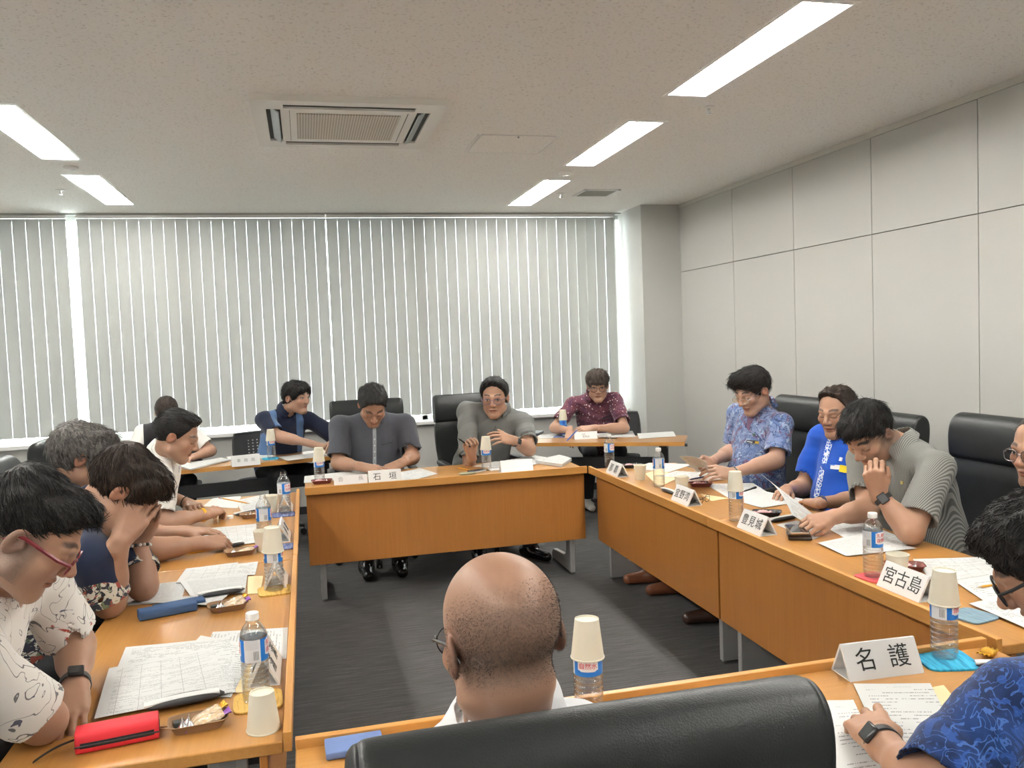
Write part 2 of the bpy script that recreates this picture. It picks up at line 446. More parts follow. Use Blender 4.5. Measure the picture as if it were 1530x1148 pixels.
# ------------------------------------------------------------------ light
w = bpy.data.worlds.new('sky'); SC.world = w; w.use_nodes = True
bg = w.node_tree.nodes['Background']; bg.inputs['Color'].default_value = (.93, .97, 1.0, 1); bg.inputs['Strength'].default_value = 7.0
SC.view_settings.view_transform = 'Standard'; SC.view_settings.look = 'None'; SC.view_settings.gamma = 1; SC.view_settings.exposure = 1.5
SC.view_settings.use_curve_mapping = False
# ------------------------------------------------------------------ tables
TOPZ, LIPZ = .70, .72
def conference_table(L, label, loc, rotz, group='wooden conference tables set in a ring'):
    r = thing('conference_table', label, 'table', loc, rotz, group)
    h = L/2-.001
    MB().box((-h, .019, .672), (h, .6, TOPZ)).build('tabletop', M_WOODX, r, bevel=.003)
    MB().box((-h, 0, .675), (h, .018, LIPZ)).build('edge_lip', M_LIP, r, bevel=.002)
    MB().box((-h+.006, .052, .24), (h-.006, .070, .671)).build('modesty_panel', M_WOODV, r, bevel=.002)
    MB().box((-h+.09, .074, .615), (h-.09, .11, .671)).build('under_rail', M_BLACKM, r)
    for s in (-1, 1):
        lg = MB(); x0 = s*(h-.085)
        # post and foot cut from one plate, foot running back from the front post
        out = [(.10, .012), (.10, .67), (.185, .67), (.185, .16), (.205, .118), (.25, .10), (.50, .078), (.53, .05), (.53, .012)]
        lg.loft([[V((x0+e, y, z)) for y, z in out] for e in (-.016, .016)])
        leg = lg.build('leg', plain('brushed_grey_steel', (.42, .42, .42), .4, .03, metal=.35), r, bevel=.003)
        for y in (.115, .515): MB().lathe([(.014, 0), (.014, .006), (.006, .012), (.006, .014)], (x0, y, 0), 12).build('levelling_foot', M_STEEL, leg, smooth=40)
        MB().box((x0-.017, .125, .16), (x0+.017, .160, .668)).build('post_cover', plain('grey_plastic', (.34, .34, .34), .5), leg)
    return r
conference_table(1.757, 'front conference table facing the viewer, below the blinds', (.8365, 5.05, 0), 0)
conference_table(1.60, 'left conference table, far one of the two', (-.07, 4.25, 0), PI/2)
conference_table(1.60, 'left conference table, near one with the red pencil case', (-.07, 2.647, 0), PI/2)
conference_table(1.63, 'right conference table, far one beneath the blue patterned shirt man', (1.72, 4.235, 0), -PI/2)
conference_table(1.63, 'right conference table, near one carrying the three-character name plate', (1.72, 2.604, 0), -PI/2)
conference_table(1.765, 'nearest conference table, in front of the bald man', (.82, 1.821, 0), PI)

def training_desk(label, loc, rotz, L=1.8):
    r = thing('training_desk', label, 'desk', loc, rotz, 'narrow folding desks by the windows')
    h = L/2
    MB().box((-h, 0, .672), (h, .45, .70)).build('desktop', M_DESKTOP, r, bevel=.003)
    MB().box((-h, -.003, .671), (h, .0, .701)).build('edge_band', M_LIP, r)
    MB().box((-h+.2, .16, .46), (h-.2, .19, .56)).build('cross_beam', M_BLACKM, r, bevel=.004)
    for s in (-1, 1):
        x = s*(h-.17); lg = MB()
        lg.box((x-.03, .15, .07), (x+.03, .23, .64)); lg.box((x-.022, -.0, .035), (x+.022, .44, .075)); lg.box((x-.03, .05, .64), (x+.03, .38, .671))
        leg = lg.build('leg', M_BLACKM, r, bevel=.006)
        for y in (.02, .42): MB().cyl((x-.014, y, .022), (x+.014, y, .022), .022, seg=14).build('caster', M_BLACKP, leg, smooth=40)
    MB().cyl((h+.0, .02, .675), (h+.022, .02, .675), .012, seg=10).build('side_hook', M_BLACKP, r, smooth=40)
    return r
RA = math.atan2(5.95-6.52, 2.82-1.78)
ud, vd = V((math.cos(RA), math.sin(RA), 0)), V((-math.sin(RA), math.cos(RA), 0))
RD0 = V((2.82, 5.95, 0)) - ud*.9
training_desk('narrow brown desk on the right by the pillar, at an angle', RD0, RA)
LA = .19; lp = pz(390, 691.8, .70)
LD0 = V((lp.x, lp.y, 0)) - V((math.cos(LA), math.sin(LA), 0))*.22
LD0.z = 0
training_desk('narrow brown desk on the left below the blinds', LD0, LA)

# ------------------------------------------------------------------ chairs
def m_leather():
    t = NT('black_leather'); co = t.coord(); f = t.noise(co, 9, 3)
    t.color(t.mix(f, (.009, .0105, .0105), (.016, .018, .018))).pr(rough=.40, spec=.42)
    h = t.voro(co, 420); n2 = t.noise(co, 14, 3); t.bump(t.math('ADD', t.math('MULTIPLY', h, .25), t.math('MULTIPLY', n2, .8)), .22, .004); return t.m
M_LEATHER = m_leather()
def executive_chair(label, loc, rotz, W=.55):
    r = thing('executive_chair', label, 'chair', loc, rotz, 'black leather high-back chairs'); w = W/2
    # backrest: slightly curved padded panel
    secs = []
    for k in range(13):
        f = k/12; z = .47+.465*f; y = -.235-.055*f-.03*math.sin(PI*f)*.6
        ww = w*(.86+.14*math.sin(PI*min(1, f*1.2)*.5)); secs.append(((0, y, z), ww*(.94 if k in (0, 12) else 1), .035*(.6 if k in (0, 12) else 1), 6))
    back = MB().sell(secs, (1, 0, 0), (0, 1, 0), 40).build('backrest', M_LEATHER, r, smooth=60)
    # rolled headrest pad, D profile extruded sideways
    prof = []
    P0 = [(-.252, .925), (-.246, .97), (-.243, 1.02), (-.247, 1.07), (-.262, 1.11), (-.288, 1.135), (-.318, 1.142), (-.346, 1.128), (-.360, 1.09), (-.358, 1.03), (-.350, .97), (-.335, .925)]
    cy_ = sum(p[0] for p in P0)/len(P0); cz_ = sum(p[1] for p in P0)/len(P0); rings = []
    for f, sc in ((-1, .72), (-.985, .88), (-.955, .955), (-.945, .935), (-.935, .975), (-.9, .995), (-.5, 1), (0, 1), (.5, 1), (.9, .995), (.935, .975), (.945, .935), (.955, .955), (.985, .88), (1, .72)):
        rings.append([V((f*w*1.0, cy_+(y-cy_)*sc, cz_+(z-cz_)*(sc if z > cz_ else 1))) for y, z in P0])
    mb = MB(); mb.loft(rings); hr = mb.build('headrest', M_LEATHER, r, smooth=60)
    s = hr.modifiers.new('sub', 'SUBSURF'); s.levels = 1; s.render_levels = 2
    secs = []
    for k in range(11):
        f = k/10; y = -.24+.5*f; z = .435+.012*math.sin(PI*f)-(.02*max(0, f-.75)*4*max(0, f-.75))
        secs.append(((0, y, z), w*.93*(.9 if k in (0, 10) else 1), .05*(.55 if k in (0, 10) else 1), 5))
    MB().sell(secs, (1, 0, 0), (0, 0, 1), 40).build('seat', M_LEATHER, r, smooth=60)
    for sx in (-1, 1):
        a = MB(); x = sx*(w+.015)
        a.tube([(x*.86, -.12, .40), (x, -.12, .42), (x, -.14, .53), (x, -.12, .62), (x, .02, .635), (x, .14, .625)], .013, 8)
        arm = a.build('armrest', M_BLACKM, r, smooth=50)
        MB().sell([((x, -.13, .643), .016, .012), ((x, -.11, .645), .026, .017), ((x, .10, .645), .027, .017), ((x, .15, .64), .018, .012)], (1, 0, 0), (0, 0, 1), 16).build('arm_pad', M_BLACKP, arm, smooth=50)
    MB().lathe([(.03, .09), (.03, .22), (.022, .22), (.022, .37), (.09, .375), (.09, .39)], seg=20).build('gas_column', M_BLACKM, r, smooth=40)
    b = MB(); b.lathe([(.045, .065), (.05, .10), (.03, .12)], seg=20)
    for k in range(5):
        a = 2*PI*k/5+.3; d = V((math.cos(a), math.sin(a), 0)); q = V((-d.y, d.x, 0))
        b.loft([[d*t_+q*(ww)+V((0, 0, z0)), d*t_-q*ww+V((0, 0, z0)), d*t_-q*ww+V((0, 0, z1)), d*t_+q*ww+V((0, 0, z1))] for t_, ww, z0, z1 in ((.03, .028, .075, .11), (.29, .018, .066, .085))])
    base = b.build('star_base', M_BLACKP, r, smooth=40)
    for k in range(5):
        a = 2*PI*k/5+.3; d = V((math.cos(a), math.sin(a), 0)); q = V((-d.y, d.x, 0)); c = d*.285+V((0, 0, .03))
        cb = MB()
        for s_ in (-1, 1): cb.lathe([(.026, -.008), (.03, -.004), (.03, .004), (.026, .008)], c+q*(.013*s_), 16, q)
        cb.cyl(c-q*.012, c+q*.012, .012); cb.cyl(c, c+V((0, 0, .04)), .006, seg=8); cb.build('caster', M_BLACKP, base, smooth=40)
    return r
ch0 = executive_chair('black leather chair of the grey-shirted man with bowed head at the front table', (.43, 6.07, 0), PI)
def ec(label, x, y, face, zs=1): o = dup(ch0, (x, y, 0), math.radians(face)-PI/2, label); o.scale.z = zs; return o
ec('black leather chair of the man with raised hands at the front table', 1.245, 6.13, -84)
ec('black leather chair behind the man in the blue patterned shirt', 2.60, 4.47, 180)
ec('black leather chair behind the man in the bright blue shirt', 2.70, 3.86, 180, .955)
ec('large black leather chair behind the man with a hand on his chin', 2.60, 2.99, 178)
ec('black leather chair of the grey-haired man on the left, only its top showing', -.95, 3.74, 0)
ec('black leather chair of the man in the white shirt with yellow wristband', -.97, 4.72, 0, 1.0)
ec('black leather chair of the man with his hands over his face', -1.08, 2.98, 0)
ec('black leather chair of the nearest man on the left', -1.06, 2.10, 0)
ec('black leather chair at the right edge, behind the bald-headed man with glasses', 2.72, 2.2, 182)
ec('big black leather chair in the foreground, seen from behind', .292, 1.165, 90, 1.008)
ec('black leather chair of the man in navy floral shirt in the lower right corner', 1.55, .80, 100)

def mesh_chair(label, loc, rotz):
    r = thing('office_chair', label, 'chair', loc, rotz, 'black perforated office chairs')
    M_PP = plain('black_polypropylene', (.03, .031, .033), .5)
    mb = MB(); nx, nz = 12, 11; w, z0, z1 = .23, .56, .84
    holes = set((i, j) for i in range(3, 9) for j in range(4, 9))
    def pt(i, j, t_):
        fx = -1+2*i/nx; fz = j/nz; ww = w*(1-.10*fz**4)
        return V((fx*ww, -.235-.05*fz+.035*fx*fx + t_, z0+(z1-z0)*fz))
    # perforated shell: small square holes in the middle field
    for i in range(nx):
        for j in range(nz):
            a, b, c, d = pt(i, j, 0), pt(i+1, j, 0), pt(i+1, j+1, 0), pt(i, j+1, 0)
            off = V((0, -.012, 0))
            if (i, j) in holes:
                m = (a+b+c+d)/4; inn = [m+(q-m)*.38 for q in (a, b, c, d)]
                ou = [a, b, c, d]
                vs = ou+inn+[q+off for q in ou]+[q+off for q in inn]; fs = []
                for k in range(4):
                    k2 = (k+1) % 4; fs += [(k, k2, 4+k2, 4+k), (8+k2, 8+k, 12+k, 12+k2), (4+k, 4+k2, 12+k2, 12+k)]
                mb.add(vs, fs)
            else: mb.add([a, b, c, d, a+off, b+off, c+off, d+off], [(0, 1, 2, 3), (7, 6, 5, 4)])
    ed = [(i, 0) for i in range(nx+1)]+[(nx, j) for j in range(1, nz+1)]+[(i, nz) for i in range(nx-1, -1, -1)]+[(0, j) for j in range(nz-1, 0, -1)]
    mb.tube([pt(i, j, -.006) for i, j in ed], .011, 8, True); mb.build('backrest', M_PP, r, smooth=50)
    MB().sell([((0, -.21, .44), .19, .015), ((0, -.18, .45), .225, .028), ((0, .17, .45), .225, .028), ((0, .22, .435), .2, .015)], (1, 0, 0), (0, 0, 1), 28).build('seat', plain('black_seat_fabric', (.025, .025, .028), .9), r, smooth=50)
    MB().tube([(0, -.1, .42), (0, -.22, .42), (0, -.265, .47), (0, -.26, .62)], .02, 8).build('back_bracket', M_BLACKM, r, smooth=50)
    MB().lathe([(.028, .08), (.028, .24), (.02, .24), (.02, .425)], seg=16).build('gas_column', M_BLACKM, r, smooth=40)
    b = MB()
    for k in range(5):
        a = 2*PI*k/5; d = V((math.cos(a), math.sin(a), 0)); b.cyl(d*.02+V((0, 0, .095)), d*.27+V((0, 0, .075)), .02, .014, 8)
    base = b.build('star_base', M_BLACKP, r, smooth=40)
    for k in range(5):
        a = 2*PI*k/5; d = V((math.cos(a), math.sin(a), 0)); q = V((-d.y, d.x, 0)); c = d*.265+V((0, 0, .028))
        MB().cyl(c-q*.016, c+q*.016, .028, seg=14).cyl(c, c+V((0, 0, .045)), .006, seg=8).build('caster', M_BLACKP, base, smooth=40)
    return r
mc = mesh_chair('black perforated office chair of the young man in the navy and blue polo', (-.33, 7.16, 0), math.radians(-72)-PI/2)
dup(mc, (2.62, 6.95, 0), math.radians(-112)-PI/2, 'black office chair of the man in the maroon floral shirt by the pillar')
dup(mc, (-1.1, 7.2, 0), math.radians(-85)-PI/2, 'black office chair of the woman in the dark vest, hidden at the far left')
# ------------------------------------------------------------------ paper goods
def m_paper(kind):
    t = NT('paper_'+kind); uv = t.node('ShaderNodeTexCoord').outputs['UV']
    x, y, z = t.sep(uv); W = (.64, .645, .63)
    def line(c, pitch, thick): return t.math('LESS_THAN', t.math('FRACT', t.math('DIVIDE', c, pitch)), thick)
    if kind == 'blank': t.color(W).pr(rough=.75, spec=.2); return t.m
    ink = None
    pitch = {'text': .0095, 'dense': .0062, 'table': .0068, 'sparse': .017}[kind]
    row = t.math('FLOOR', t.math('DIVIDE', y, pitch))
    cmb = t.node('ShaderNodeCombineXYZ'); t.link(t.math('MULTIPLY', x, 420), cmb.inputs[0]); t.link(t.math('MULTIPLY', row, 7.3), cmb.inputs[1])
    glyph = t.math('GREATER_THAN', t.noise(cmb.outputs[0], 1.0, 1), .46)
    cmb2 = t.node('ShaderNodeCombineXYZ'); t.link(t.math('MULTIPLY', x, 16), cmb2.inputs[0]); t.link(t.math('MULTIPLY', row, 3.7), cmb2.inputs[1])
    word = t.math('GREATER_THAN', t.noise(cmb2.outputs[0], 1.0, 1), {'text': .44, 'dense': .36, 'table': .5, 'sparse': .46}[kind])
    rows = t.math('LESS_THAN', t.math('FRACT', t.math('DIVIDE', y, pitch)), {'text': .42, 'dense': .5, 'table': .45, 'sparse': .26}[kind])
    ink = t.math('MULTIPLY', t.math('MULTIPLY', glyph, word), rows)
    mrg = t.math('MULTIPLY', t.math('GREATER_THAN', x, .022), t.math('GREATER_THAN', y, .02))
    ink = t.math('MULTIPLY', ink, mrg); ink = t.math('MULTIPLY', ink, {'text': .5, 'dense': .34, 'table': .40, 'sparse': .62}[kind])
    if kind == 'table':
        ln = t.math('MAXIMUM', line(t.math('ADD', x, .012), .047, .018), line(t.math('ADD', y, .009), .064, .015))
        ink = t.math('MAXIMUM', ink, t.math('MULTIPLY', t.math('MULTIPLY', ln, mrg), .6))
    t.color(t.mix(ink, W, (.06, .06, .07))).pr(rough=.75, spec=.2); return t.m
PAPER = {k: m_paper(k) for k in ('blank', 'text', 'dense', 'table', 'sparse')}
def m_cream():
    return plain('cream_paper', (.80, .66, .38), .75, .02)
def sheet_mesh(q, th=.0008, wav=.0012, seed=0, nx=10, ny=8, bend=None):
    """q: four world corners TL,TR,BR,BL, u runs TL>TR, v runs TL>BL; returns MB + uvs"""
    q = [V(p) for p in q]; rnd = random.Random(seed); ph = [rnd.uniform(0, 6.28) for _ in range(4)]
    w = (q[1]-q[0]).length; h = (q[3]-q[0]).length; vs = []; uv = []
    nrm = (q[1]-q[0]).cross(q[3]-q[0]).normalized()
    if nrm.z < 0: nrm = -nrm
    for t_ in (0, 1):
        for j in range(ny+1):
            for i in range(nx+1):
                a, b = i/nx, j/ny
                p = (q[0]*(1-a)+q[1]*a)*(1-b)+(q[3]*(1-a)+q[2]*a)*b
                d = wav*(1+math.sin(a*4+ph[0])*math.cos(b*3+ph[1]))
                if bend: d += bend(a, b)
                vs.append(p+nrm*(d-(th if t_ == 0 else 0))); uv.append((a*w, b*h))
    n = (nx+1)*(ny+1); fs = []
    for j in range(ny):
        for i in range(nx):
            a = j*(nx+1)+i; fs.append((a, a+1, a+nx+2, a+nx+1)); fs.append((n+a, n+a+nx+1, n+a+nx+2, n+a+1))
    ed = [i for i in range(nx+1)]+[j*(nx+1)+nx for j in range(1, ny+1)]+[ny*(nx+1)+i for i in range(nx-1, -1, -1)]+[j*(nx+1) for j in range(ny-1, 0, -1)]
    for k in range(len(ed)):
        a, b = ed[k], ed[(k+1) % len(ed)]; fs.append((a, b, n+b, n+a))
    return vs, fs, uv
def sheet_obj(name, q, mat, **kw):
    vs, fs, uv = sheet_mesh(q, **kw); mb = MB(); mb.add(vs, fs); o = mb.build(name, mat, smooth=40)
    ul = o.data.uv_layers.new(name='UVMap')
    for lp_ in o.data.loops: ul.data[lp_.index].uv = uv[lp_.vertex_index]
    return o
_pz = {}
def paper(label, quad, kind='text', z=TOPZ, lift=0, group=None, th=.0008, wav=.0009, cat='document', name='document', mat=None, bend=None):
    q = [pz(x, y, z+lift+th) for x, y in quad]
    o = sheet_obj(name, q, mat or PAPER[kind], th=th, wav=wav, seed=hash(label) % 999 if 0 else len(label), bend=bend)
    return tag(o, label, cat, group)
def paper_m(label, c, size, ang, kind='text', lift=0, **kw):
    """sheet by metric placement: centre pixel on the table, size (along text, down), heading of the text row"""
    p = pz(c[0], c[1], TOPZ); u = V((math.cos(math.radians(ang)), math.sin(math.radians(ang)), 0)); v = V((u.y, -u.x, 0))
    th = kw.pop('th', .0008); zz = V((0, 0, lift+th)); a, b = size[0]/2, size[1]/2
    q = [p-u*a-v*b+zz, p+u*a-v*b+zz, p+u*a+v*b+zz, p-u*a+v*b+zz]
    o = sheet_obj('document', q, kw.get('mat') or PAPER[kind], th=th, wav=kw.get('wav', .0009), seed=len(label))
    return tag(o, label, 'document', kw.get('group'))
GL = 'papers on the left tables'; GF = 'papers on the front table'; GR = 'papers on the right tables'; GN = 'papers on the nearest table'; GD = 'papers on the window desks'
# nearest left seat
paper('white page lying furthest under the wide printed sheet near the red pencil case', [(430, 938), (428, 985), (300, 990), (318, 945)], 'text', lift=.0, group=GL)
paper('printed page partly covered, between the wide table sheet and the bottle', [(300, 950), (385, 965), (345, 1042), (215, 1040)], 'sparse', lift=.002, group=GL)
paper('upper page of the wide printed sheet in front of the nearest man on the left', [(188, 968), (343, 952), (352, 1035), (150, 1060)], 'text', lift=.004, group=GL)
paper('wide printed sheet with tables in front of the nearest man on the left', [(163, 1000), (318, 968), (343, 1036), (141, 1075)], 'table', lift=.006, group=GL, wav=.002)
paper('small cream slip under the bottle of the nearest man on the left', [(352, 997), (376, 994), (376, 1032), (352, 1036)], mat=m_cream(), lift=.0, cat='paper slip', name='paper_slip', th=.0012)
# second left seat
paper('single white page at the left elbow of the man covering his face', [(190, 905), (240, 872), (280, 868), (270, 900)], 'dense', lift=.0, group=GL)
paper('back page standing out on the right of the pile by the blue glasses case', [(352, 843), (386, 840), (381, 859), (340, 862)], 'text', lift=.002, group=GL)
paper('top printed page in the pile by the blue glasses case', [(278, 850), (356, 841), (347, 862), (262, 872)], 'table', lift=.004, group=GL)
paper('middle printed page in the pile in front of the man covering his face', [(268, 868), (370, 858), (366, 886), (284, 891)], 'dense', lift=.006, group=GL)
paper('lowest printed page in the pile, behind the blue glasses case', [(210, 900), (290, 890), (345, 886), (322, 905)], 'dense', lift=.0085, group=GL)
paper('small cream slip beside the bottle of the man covering his face', [(370, 862), (393, 861), (389, 887), (370, 888)], mat=m_cream(), cat='paper slip', name='paper_slip', th=.0012)
# third left seat
paper('white page under the arm of the grey-haired man on the left', [(240, 803), (280, 795), (330, 792), (300, 816)], 'text', lift=0, group=GL)
paper('printed page by the hand of the grey-haired man on the left', [(278, 793), (383, 783), (382, 812), (300, 819)], 'table', lift=.002, group=GL)
# fourth left seat
paper('white page beneath the hand of the man with the yellow wristband', [(303, 757), (318, 745), (360, 742), (355, 760)], 'blank', lift=0, group=GL)
paper('printed page under the pencil of the man with the yellow wristband', [(352, 748), (401, 738), (405, 762), (362, 768)], 'text', lift=.002, group=GL)
# front table
paper('wide white sheet at the left end of the front table, behind the bottle', [(455, 712), (560, 700), (566, 712), (454, 722)], 'blank', lift=0, group=GF)
paper('white sheets under the hands of the man with the bowed head at the front table', [(570, 712), (628, 700), (654, 708), (600, 722)], 'text', lift=.002, group=GF)
paper('white sheet in front of the man with raised hands at the front table', [(706, 697), (740, 690), (795, 690), (780, 702)], 'text', lift=0, group=GF)
paper('slanting white page left of the thick paper stack at the front table', [(755, 688), (800, 681), (830, 686), (790, 697)], 'text', lift=.002, group=GF)
tag(sheet_obj('paper_stack', [pz(x, y, TOPZ+.022) for x, y in ((800, 688), (836, 680), (854, 685), (840, 694))], PAPER['text'], th=.021, wav=.002), 'thick stack of papers at the right end of the front table', 'paper stack')
# right side
paper('white sheet beyond the first right bottle, in front of the blue patterned shirt man', [(945, 700), (970, 692), (1035, 694), (1000, 706)], 'blank', lift=0, group=GR)
paper('white page under the sheet read by the man in the blue patterned shirt', [(985, 712), (1010, 704), (1075, 708), (1040, 716)], 'text', lift=.002, group=GR)
paper('pale pink folder at the near side of the man in the blue patterned shirt', [(1015, 716), (1082, 710), (1080, 716), (1018, 722)], mat=plain('pale_pink_folder', (.62, .5, .44), .7), lift=.004, th=.004, cat='folder', name='folder', group=None)
paper('cream sheet between the second right bottle and the white pages', [(964, 708), (990, 700), (1010, 716), (985, 728)], mat=m_cream(), cat='paper slip', name='paper_slip')
paper('large white page in front of the man in the bright blue shirt', [(1054, 724), (1125, 722), (1150, 738), (1088, 744)], 'text', lift=0, group=GR)
paper('upper white page with a curled corner in front of the bright blue shirt', [(1110, 728), (1209, 748), (1139, 759), (1112, 752)], 'dense', lift=.0025, group=GR)
paper('cream slip beside the loose glasses on the right table', [(1046, 738), (1088, 745), (1075, 747), (1063, 749)], mat=m_cream(), cat='paper slip', name='paper_slip', lift=-.0002)
paper('white page beneath the hand of the man holding his chin', [(1160, 785), (1190, 778), (1240, 795), (1215, 806)], 'text', lift=0, group=GR)
paper('printed page in front of the elbow of the man holding his chin', [(1228, 785), (1290, 780), (1366, 812), (1300, 826)], 'text', lift=.002, group=GR)
paper('lower printed page left of the unopened bottle on the right', [(1222, 812), (1290, 797), (1369, 820), (1264, 831)], 'dense', lift=.004, group=GR)
paper('wide printed table sheet in front of the balding man at the right edge', [(1364, 836), (1490, 832), (1530, 852), (1395, 872)], 'table', lift=.0, group=GR)
paper('printed page with a pencil on it at the right edge', [(1425, 868), (1530, 852), (1575, 905), (1480, 905)], 'sparse', lift=.003, group=GR)
paper('pale page under the pencil page at the right edge, nearest the viewer', [(1448, 902), (1545, 880), (1625, 925), (1545, 945)], 'text', lift=.006, group=GR)
# nearest table
paper('page half under the page beside the watch, left of the hand', [(1232, 1048), (1275, 1046), (1290, 1078), (1240, 1082)], 'sparse', lift=0, group=GN)
paper('printed page under the hand with the black watch', [(1275, 1022), (1390, 1022), (1440, 1118), (1320, 1120)], 'sparse', lift=.0025, group=GN)
paper('lower printed page beside the foreground chair, under the watch', [(1232, 1076), (1300, 1070), (1370, 1180), (1250, 1200)], 'sparse', lift=.005, group=GN)
paper('cream slip beyond the page under the watch', [(1376, 1030), (1410, 1025), (1440, 1060), (1410, 1060)], mat=m_cream(), cat='paper slip', name='paper_slip', lift=-.0004)
# window desks
paper('pile of white pages at the left end of the left window desk', [(262, 696), (330, 684), (345, 687), (285, 701)], 'text', lift=.0, group=GD, th=.01, wav=.003)
paper('white pages behind the name plate on the left window desk', [(338, 683), (400, 676), (410, 682), (350, 692)], 'text', lift=.001, group=GD)
paper('white page at the right end of the left window desk', [(415, 683), (470, 677), (490, 681), (430, 689)], 'blank', lift=.001, group=GD)
paper('white page behind the bottle on the right window desk', [(803, 650), (838, 648), (845, 654), (806, 656)], 'text', lift=0, group=GD)
paper('open white pages in front of the folded arms on the right window desk', [(890, 648), (945, 645), (950, 653), (895, 655)], 'text', lift=.001, group=GD, wav=.004)
paper('white sheet at the right end of the right window desk', [(952, 648), (1006, 645), (1010, 652), (955, 656)], 'blank', lift=.001, group=GD)

# ------------------------------------------------------------------ bottles and cups
def clear_mat(name, tint, rough=.03, f=1.0):
    t = NT(name); tr = t.node('ShaderNodeBsdfTransparent'); tr.inputs['Color'].default_value = (*tint, 1)
    gl = t.node('ShaderNodeBsdfGlossy'); gl.inputs['Roughness'].default_value = rough
    fr = t.node('ShaderNodeLayerWeight'); fr.inputs['Blend'].default_value = .35*f; mx = t.node('ShaderNodeMixShader')
    t.link(t.math('MINIMUM', t.math('ADD', t.math('MULTIPLY', fr.outputs['Facing'], .75), .05), 1), mx.inputs[0]); t.link(tr.outputs[0], mx.inputs[1]); t.link(gl.outputs[0], mx.inputs[2]); t.link(mx.outputs[0], t.out.inputs[0])
    return t.m
M_PET = clear_mat('clear_plastic', (.985, .99, .992))
M_WATER = clear_mat('water', (.97, .98, .985), .01, .5)
def m_label():
    t = NT('blue_bottle_label'); x, y, z = t.sep(t.coord())
    a = t.math('ARCTAN2', y, x)     # -pi..pi
    blue = (.016, .19, .62)
    pan = t.math('MULTIPLY', t.math('GREATER_THAN', a, -.62), t.math('LESS_THAN', a, .62))
    bars = t.math('MULTIPLY', t.math('GREATER_THAN', t.math('FRACT', t.math('MULTIPLY', a, 17)), .5), t.math('MULTIPLY', t.math('MULTIPLY', t.math('GREATER_THAN', a, .08), t.math('LESS_THAN', a, .5)), t.math('MULTIPLY', t.math('GREATER_THAN', z, .109), t.math('LESS_THAN', z, .130))))
    txt = t.math('MULTIPLY', t.math('LESS_THAN', t.math('FRACT', t.math('MULTIPLY', z, 300)), .45), t.math('MULTIPLY', t.math('GREATER_THAN', z, .134), t.math('LESS_THAN', t.math('ABSOLUTE', a), .5)))
    c = t.mix(pan, blue, (.72, .74, .76)); c = t.mix(t.math('MULTIPLY', bars, .85), c, (.08, .08, .09)); c = t.mix(t.math('MULTIPLY', txt, .45), c, (.3, .33, .4))
    gm = t.node('ShaderNodeNewGeometry'); c = t.mix(gm.outputs['Backfacing'], c, (.62, .68, .74)); t.color(c).pr(rough=.35); return t.m
M_LABEL = m_label(); M_RED = plain('label_red', (.65, .03, .05), .4); M_WHT = plain('label_white', (.8, .8, .82), .4)
def bend_text(vs, r, a0, zc):
    out = []
    for v in vs:
        a = a0+v.x/r; rr = r+v.z; out.append(V((rr*math.cos(a), rr*math.sin(a), zc+v.y)))
    return out
BR = .0325
def water_bottle(label, p, ang, cap=True, full=.155, group='plastic water bottles with blue labels', rich=True):
    r = thing('water_bottle', label, 'bottle', p, ang, group)
    prof = [(.0, .004), (.020, .002), (.028, .0), (.0315, .008), (BR, .016)]
    for k in range(6):
        z = .022+k*.013; prof += [(BR, z), (BR, z+.004), (BR-.0022, z+.0065), (BR, z+.009)]
    prof += [(BR-.001, .101), (BR-.001, .157), (BR, .160), (BR-.001, .164), (.030, .170), (.025, .181), (.018, .190), (.0135, .195), (.0132, .198), (.0165, .199), (.0165, .2005), (.0128, .2015), (.0128, .205), (.0125, .214)]
    # outer skin and the inner wall, as the bottle is hollow
    MB().lathe(prof, seg=32, cap0=True, cap1=False).build('bottle_body', M_PET, r, smooth=50)
    wp = [(.0, .006), (.026, .004), (.0295, .012), (BR-.0032, .02), (BR-.0032, full if full < .16 else .16)]
    if full >= .16: wp += [(.028, .168), (.022, .178)]
    MB().lathe(wp, seg=28, cap0=True, cap1=True).build('water', M_WATER, r, smooth=50)
    lb = MB().lathe([(BR-.0004, .103), (BR-.0002, .104), (BR-.0002, .156), (BR-.0004, .157)], seg=48, cap0=False, cap1=False).build('label', M_LABEL, r, smooth=50)
    if rich:
        for a0 in (1.75, -1.75):
            vs, fs = text_mesh('久米島', .0145, .0004); vs2, fs2 = text_mesh('自然水', .0145, .0004)
            w = MB(); n = 12; hw = .024/BR; ring = []
            for zz in (.117, .152):
                ring.append([V(((BR+.0001)*math.cos(a0-hw+2*hw*k/n), (BR+.0001)*math.sin(a0-hw+2*hw*k/n), zz+(.003 if 1 < k < n-1 else 0)*(1 if zz > .13 else -1))) for k in range(n+1)])
            w.add(ring[0]+ring[1], [(k, k+1, n+2+k, n+1+k) for k in range(n)]); w.build('text_panel', M_WHT, lb)
            m = MB(); m.add(bend_text(vs, BR+.0006, a0, .143), fs); m.add(bend_text(vs2, BR+.0006, a0, .126), fs2); m.build('lettering', M_RED, lb)
    if cap:
        cp = MB(); seg = 40; prof = [(.0155, .1985), (.0158, .2005), (.0152, .201), (.0155, .2025), (.0155, .2135), (.0145, .2155), (.0, .2157)]
        cp.lathe(prof, seg=seg, cap0=True, cap1=False); cp.build('cap', M_WHITEP, r, smooth=45)
    return r
def paper_cup_mesh():
    return [(.0, .004), (.0255, .004), (.0255, .0), (.0268, .0), (.0365, .083), (.0378, .0838), (.0382, .0852), (.0376, .0868), (.0362, .0866), (.0355, .0845), (.0262, .0055), (.0, .0055)]
M_CUP = plain('cream_paper_cup', (.74, .705, .58), .6, .015)
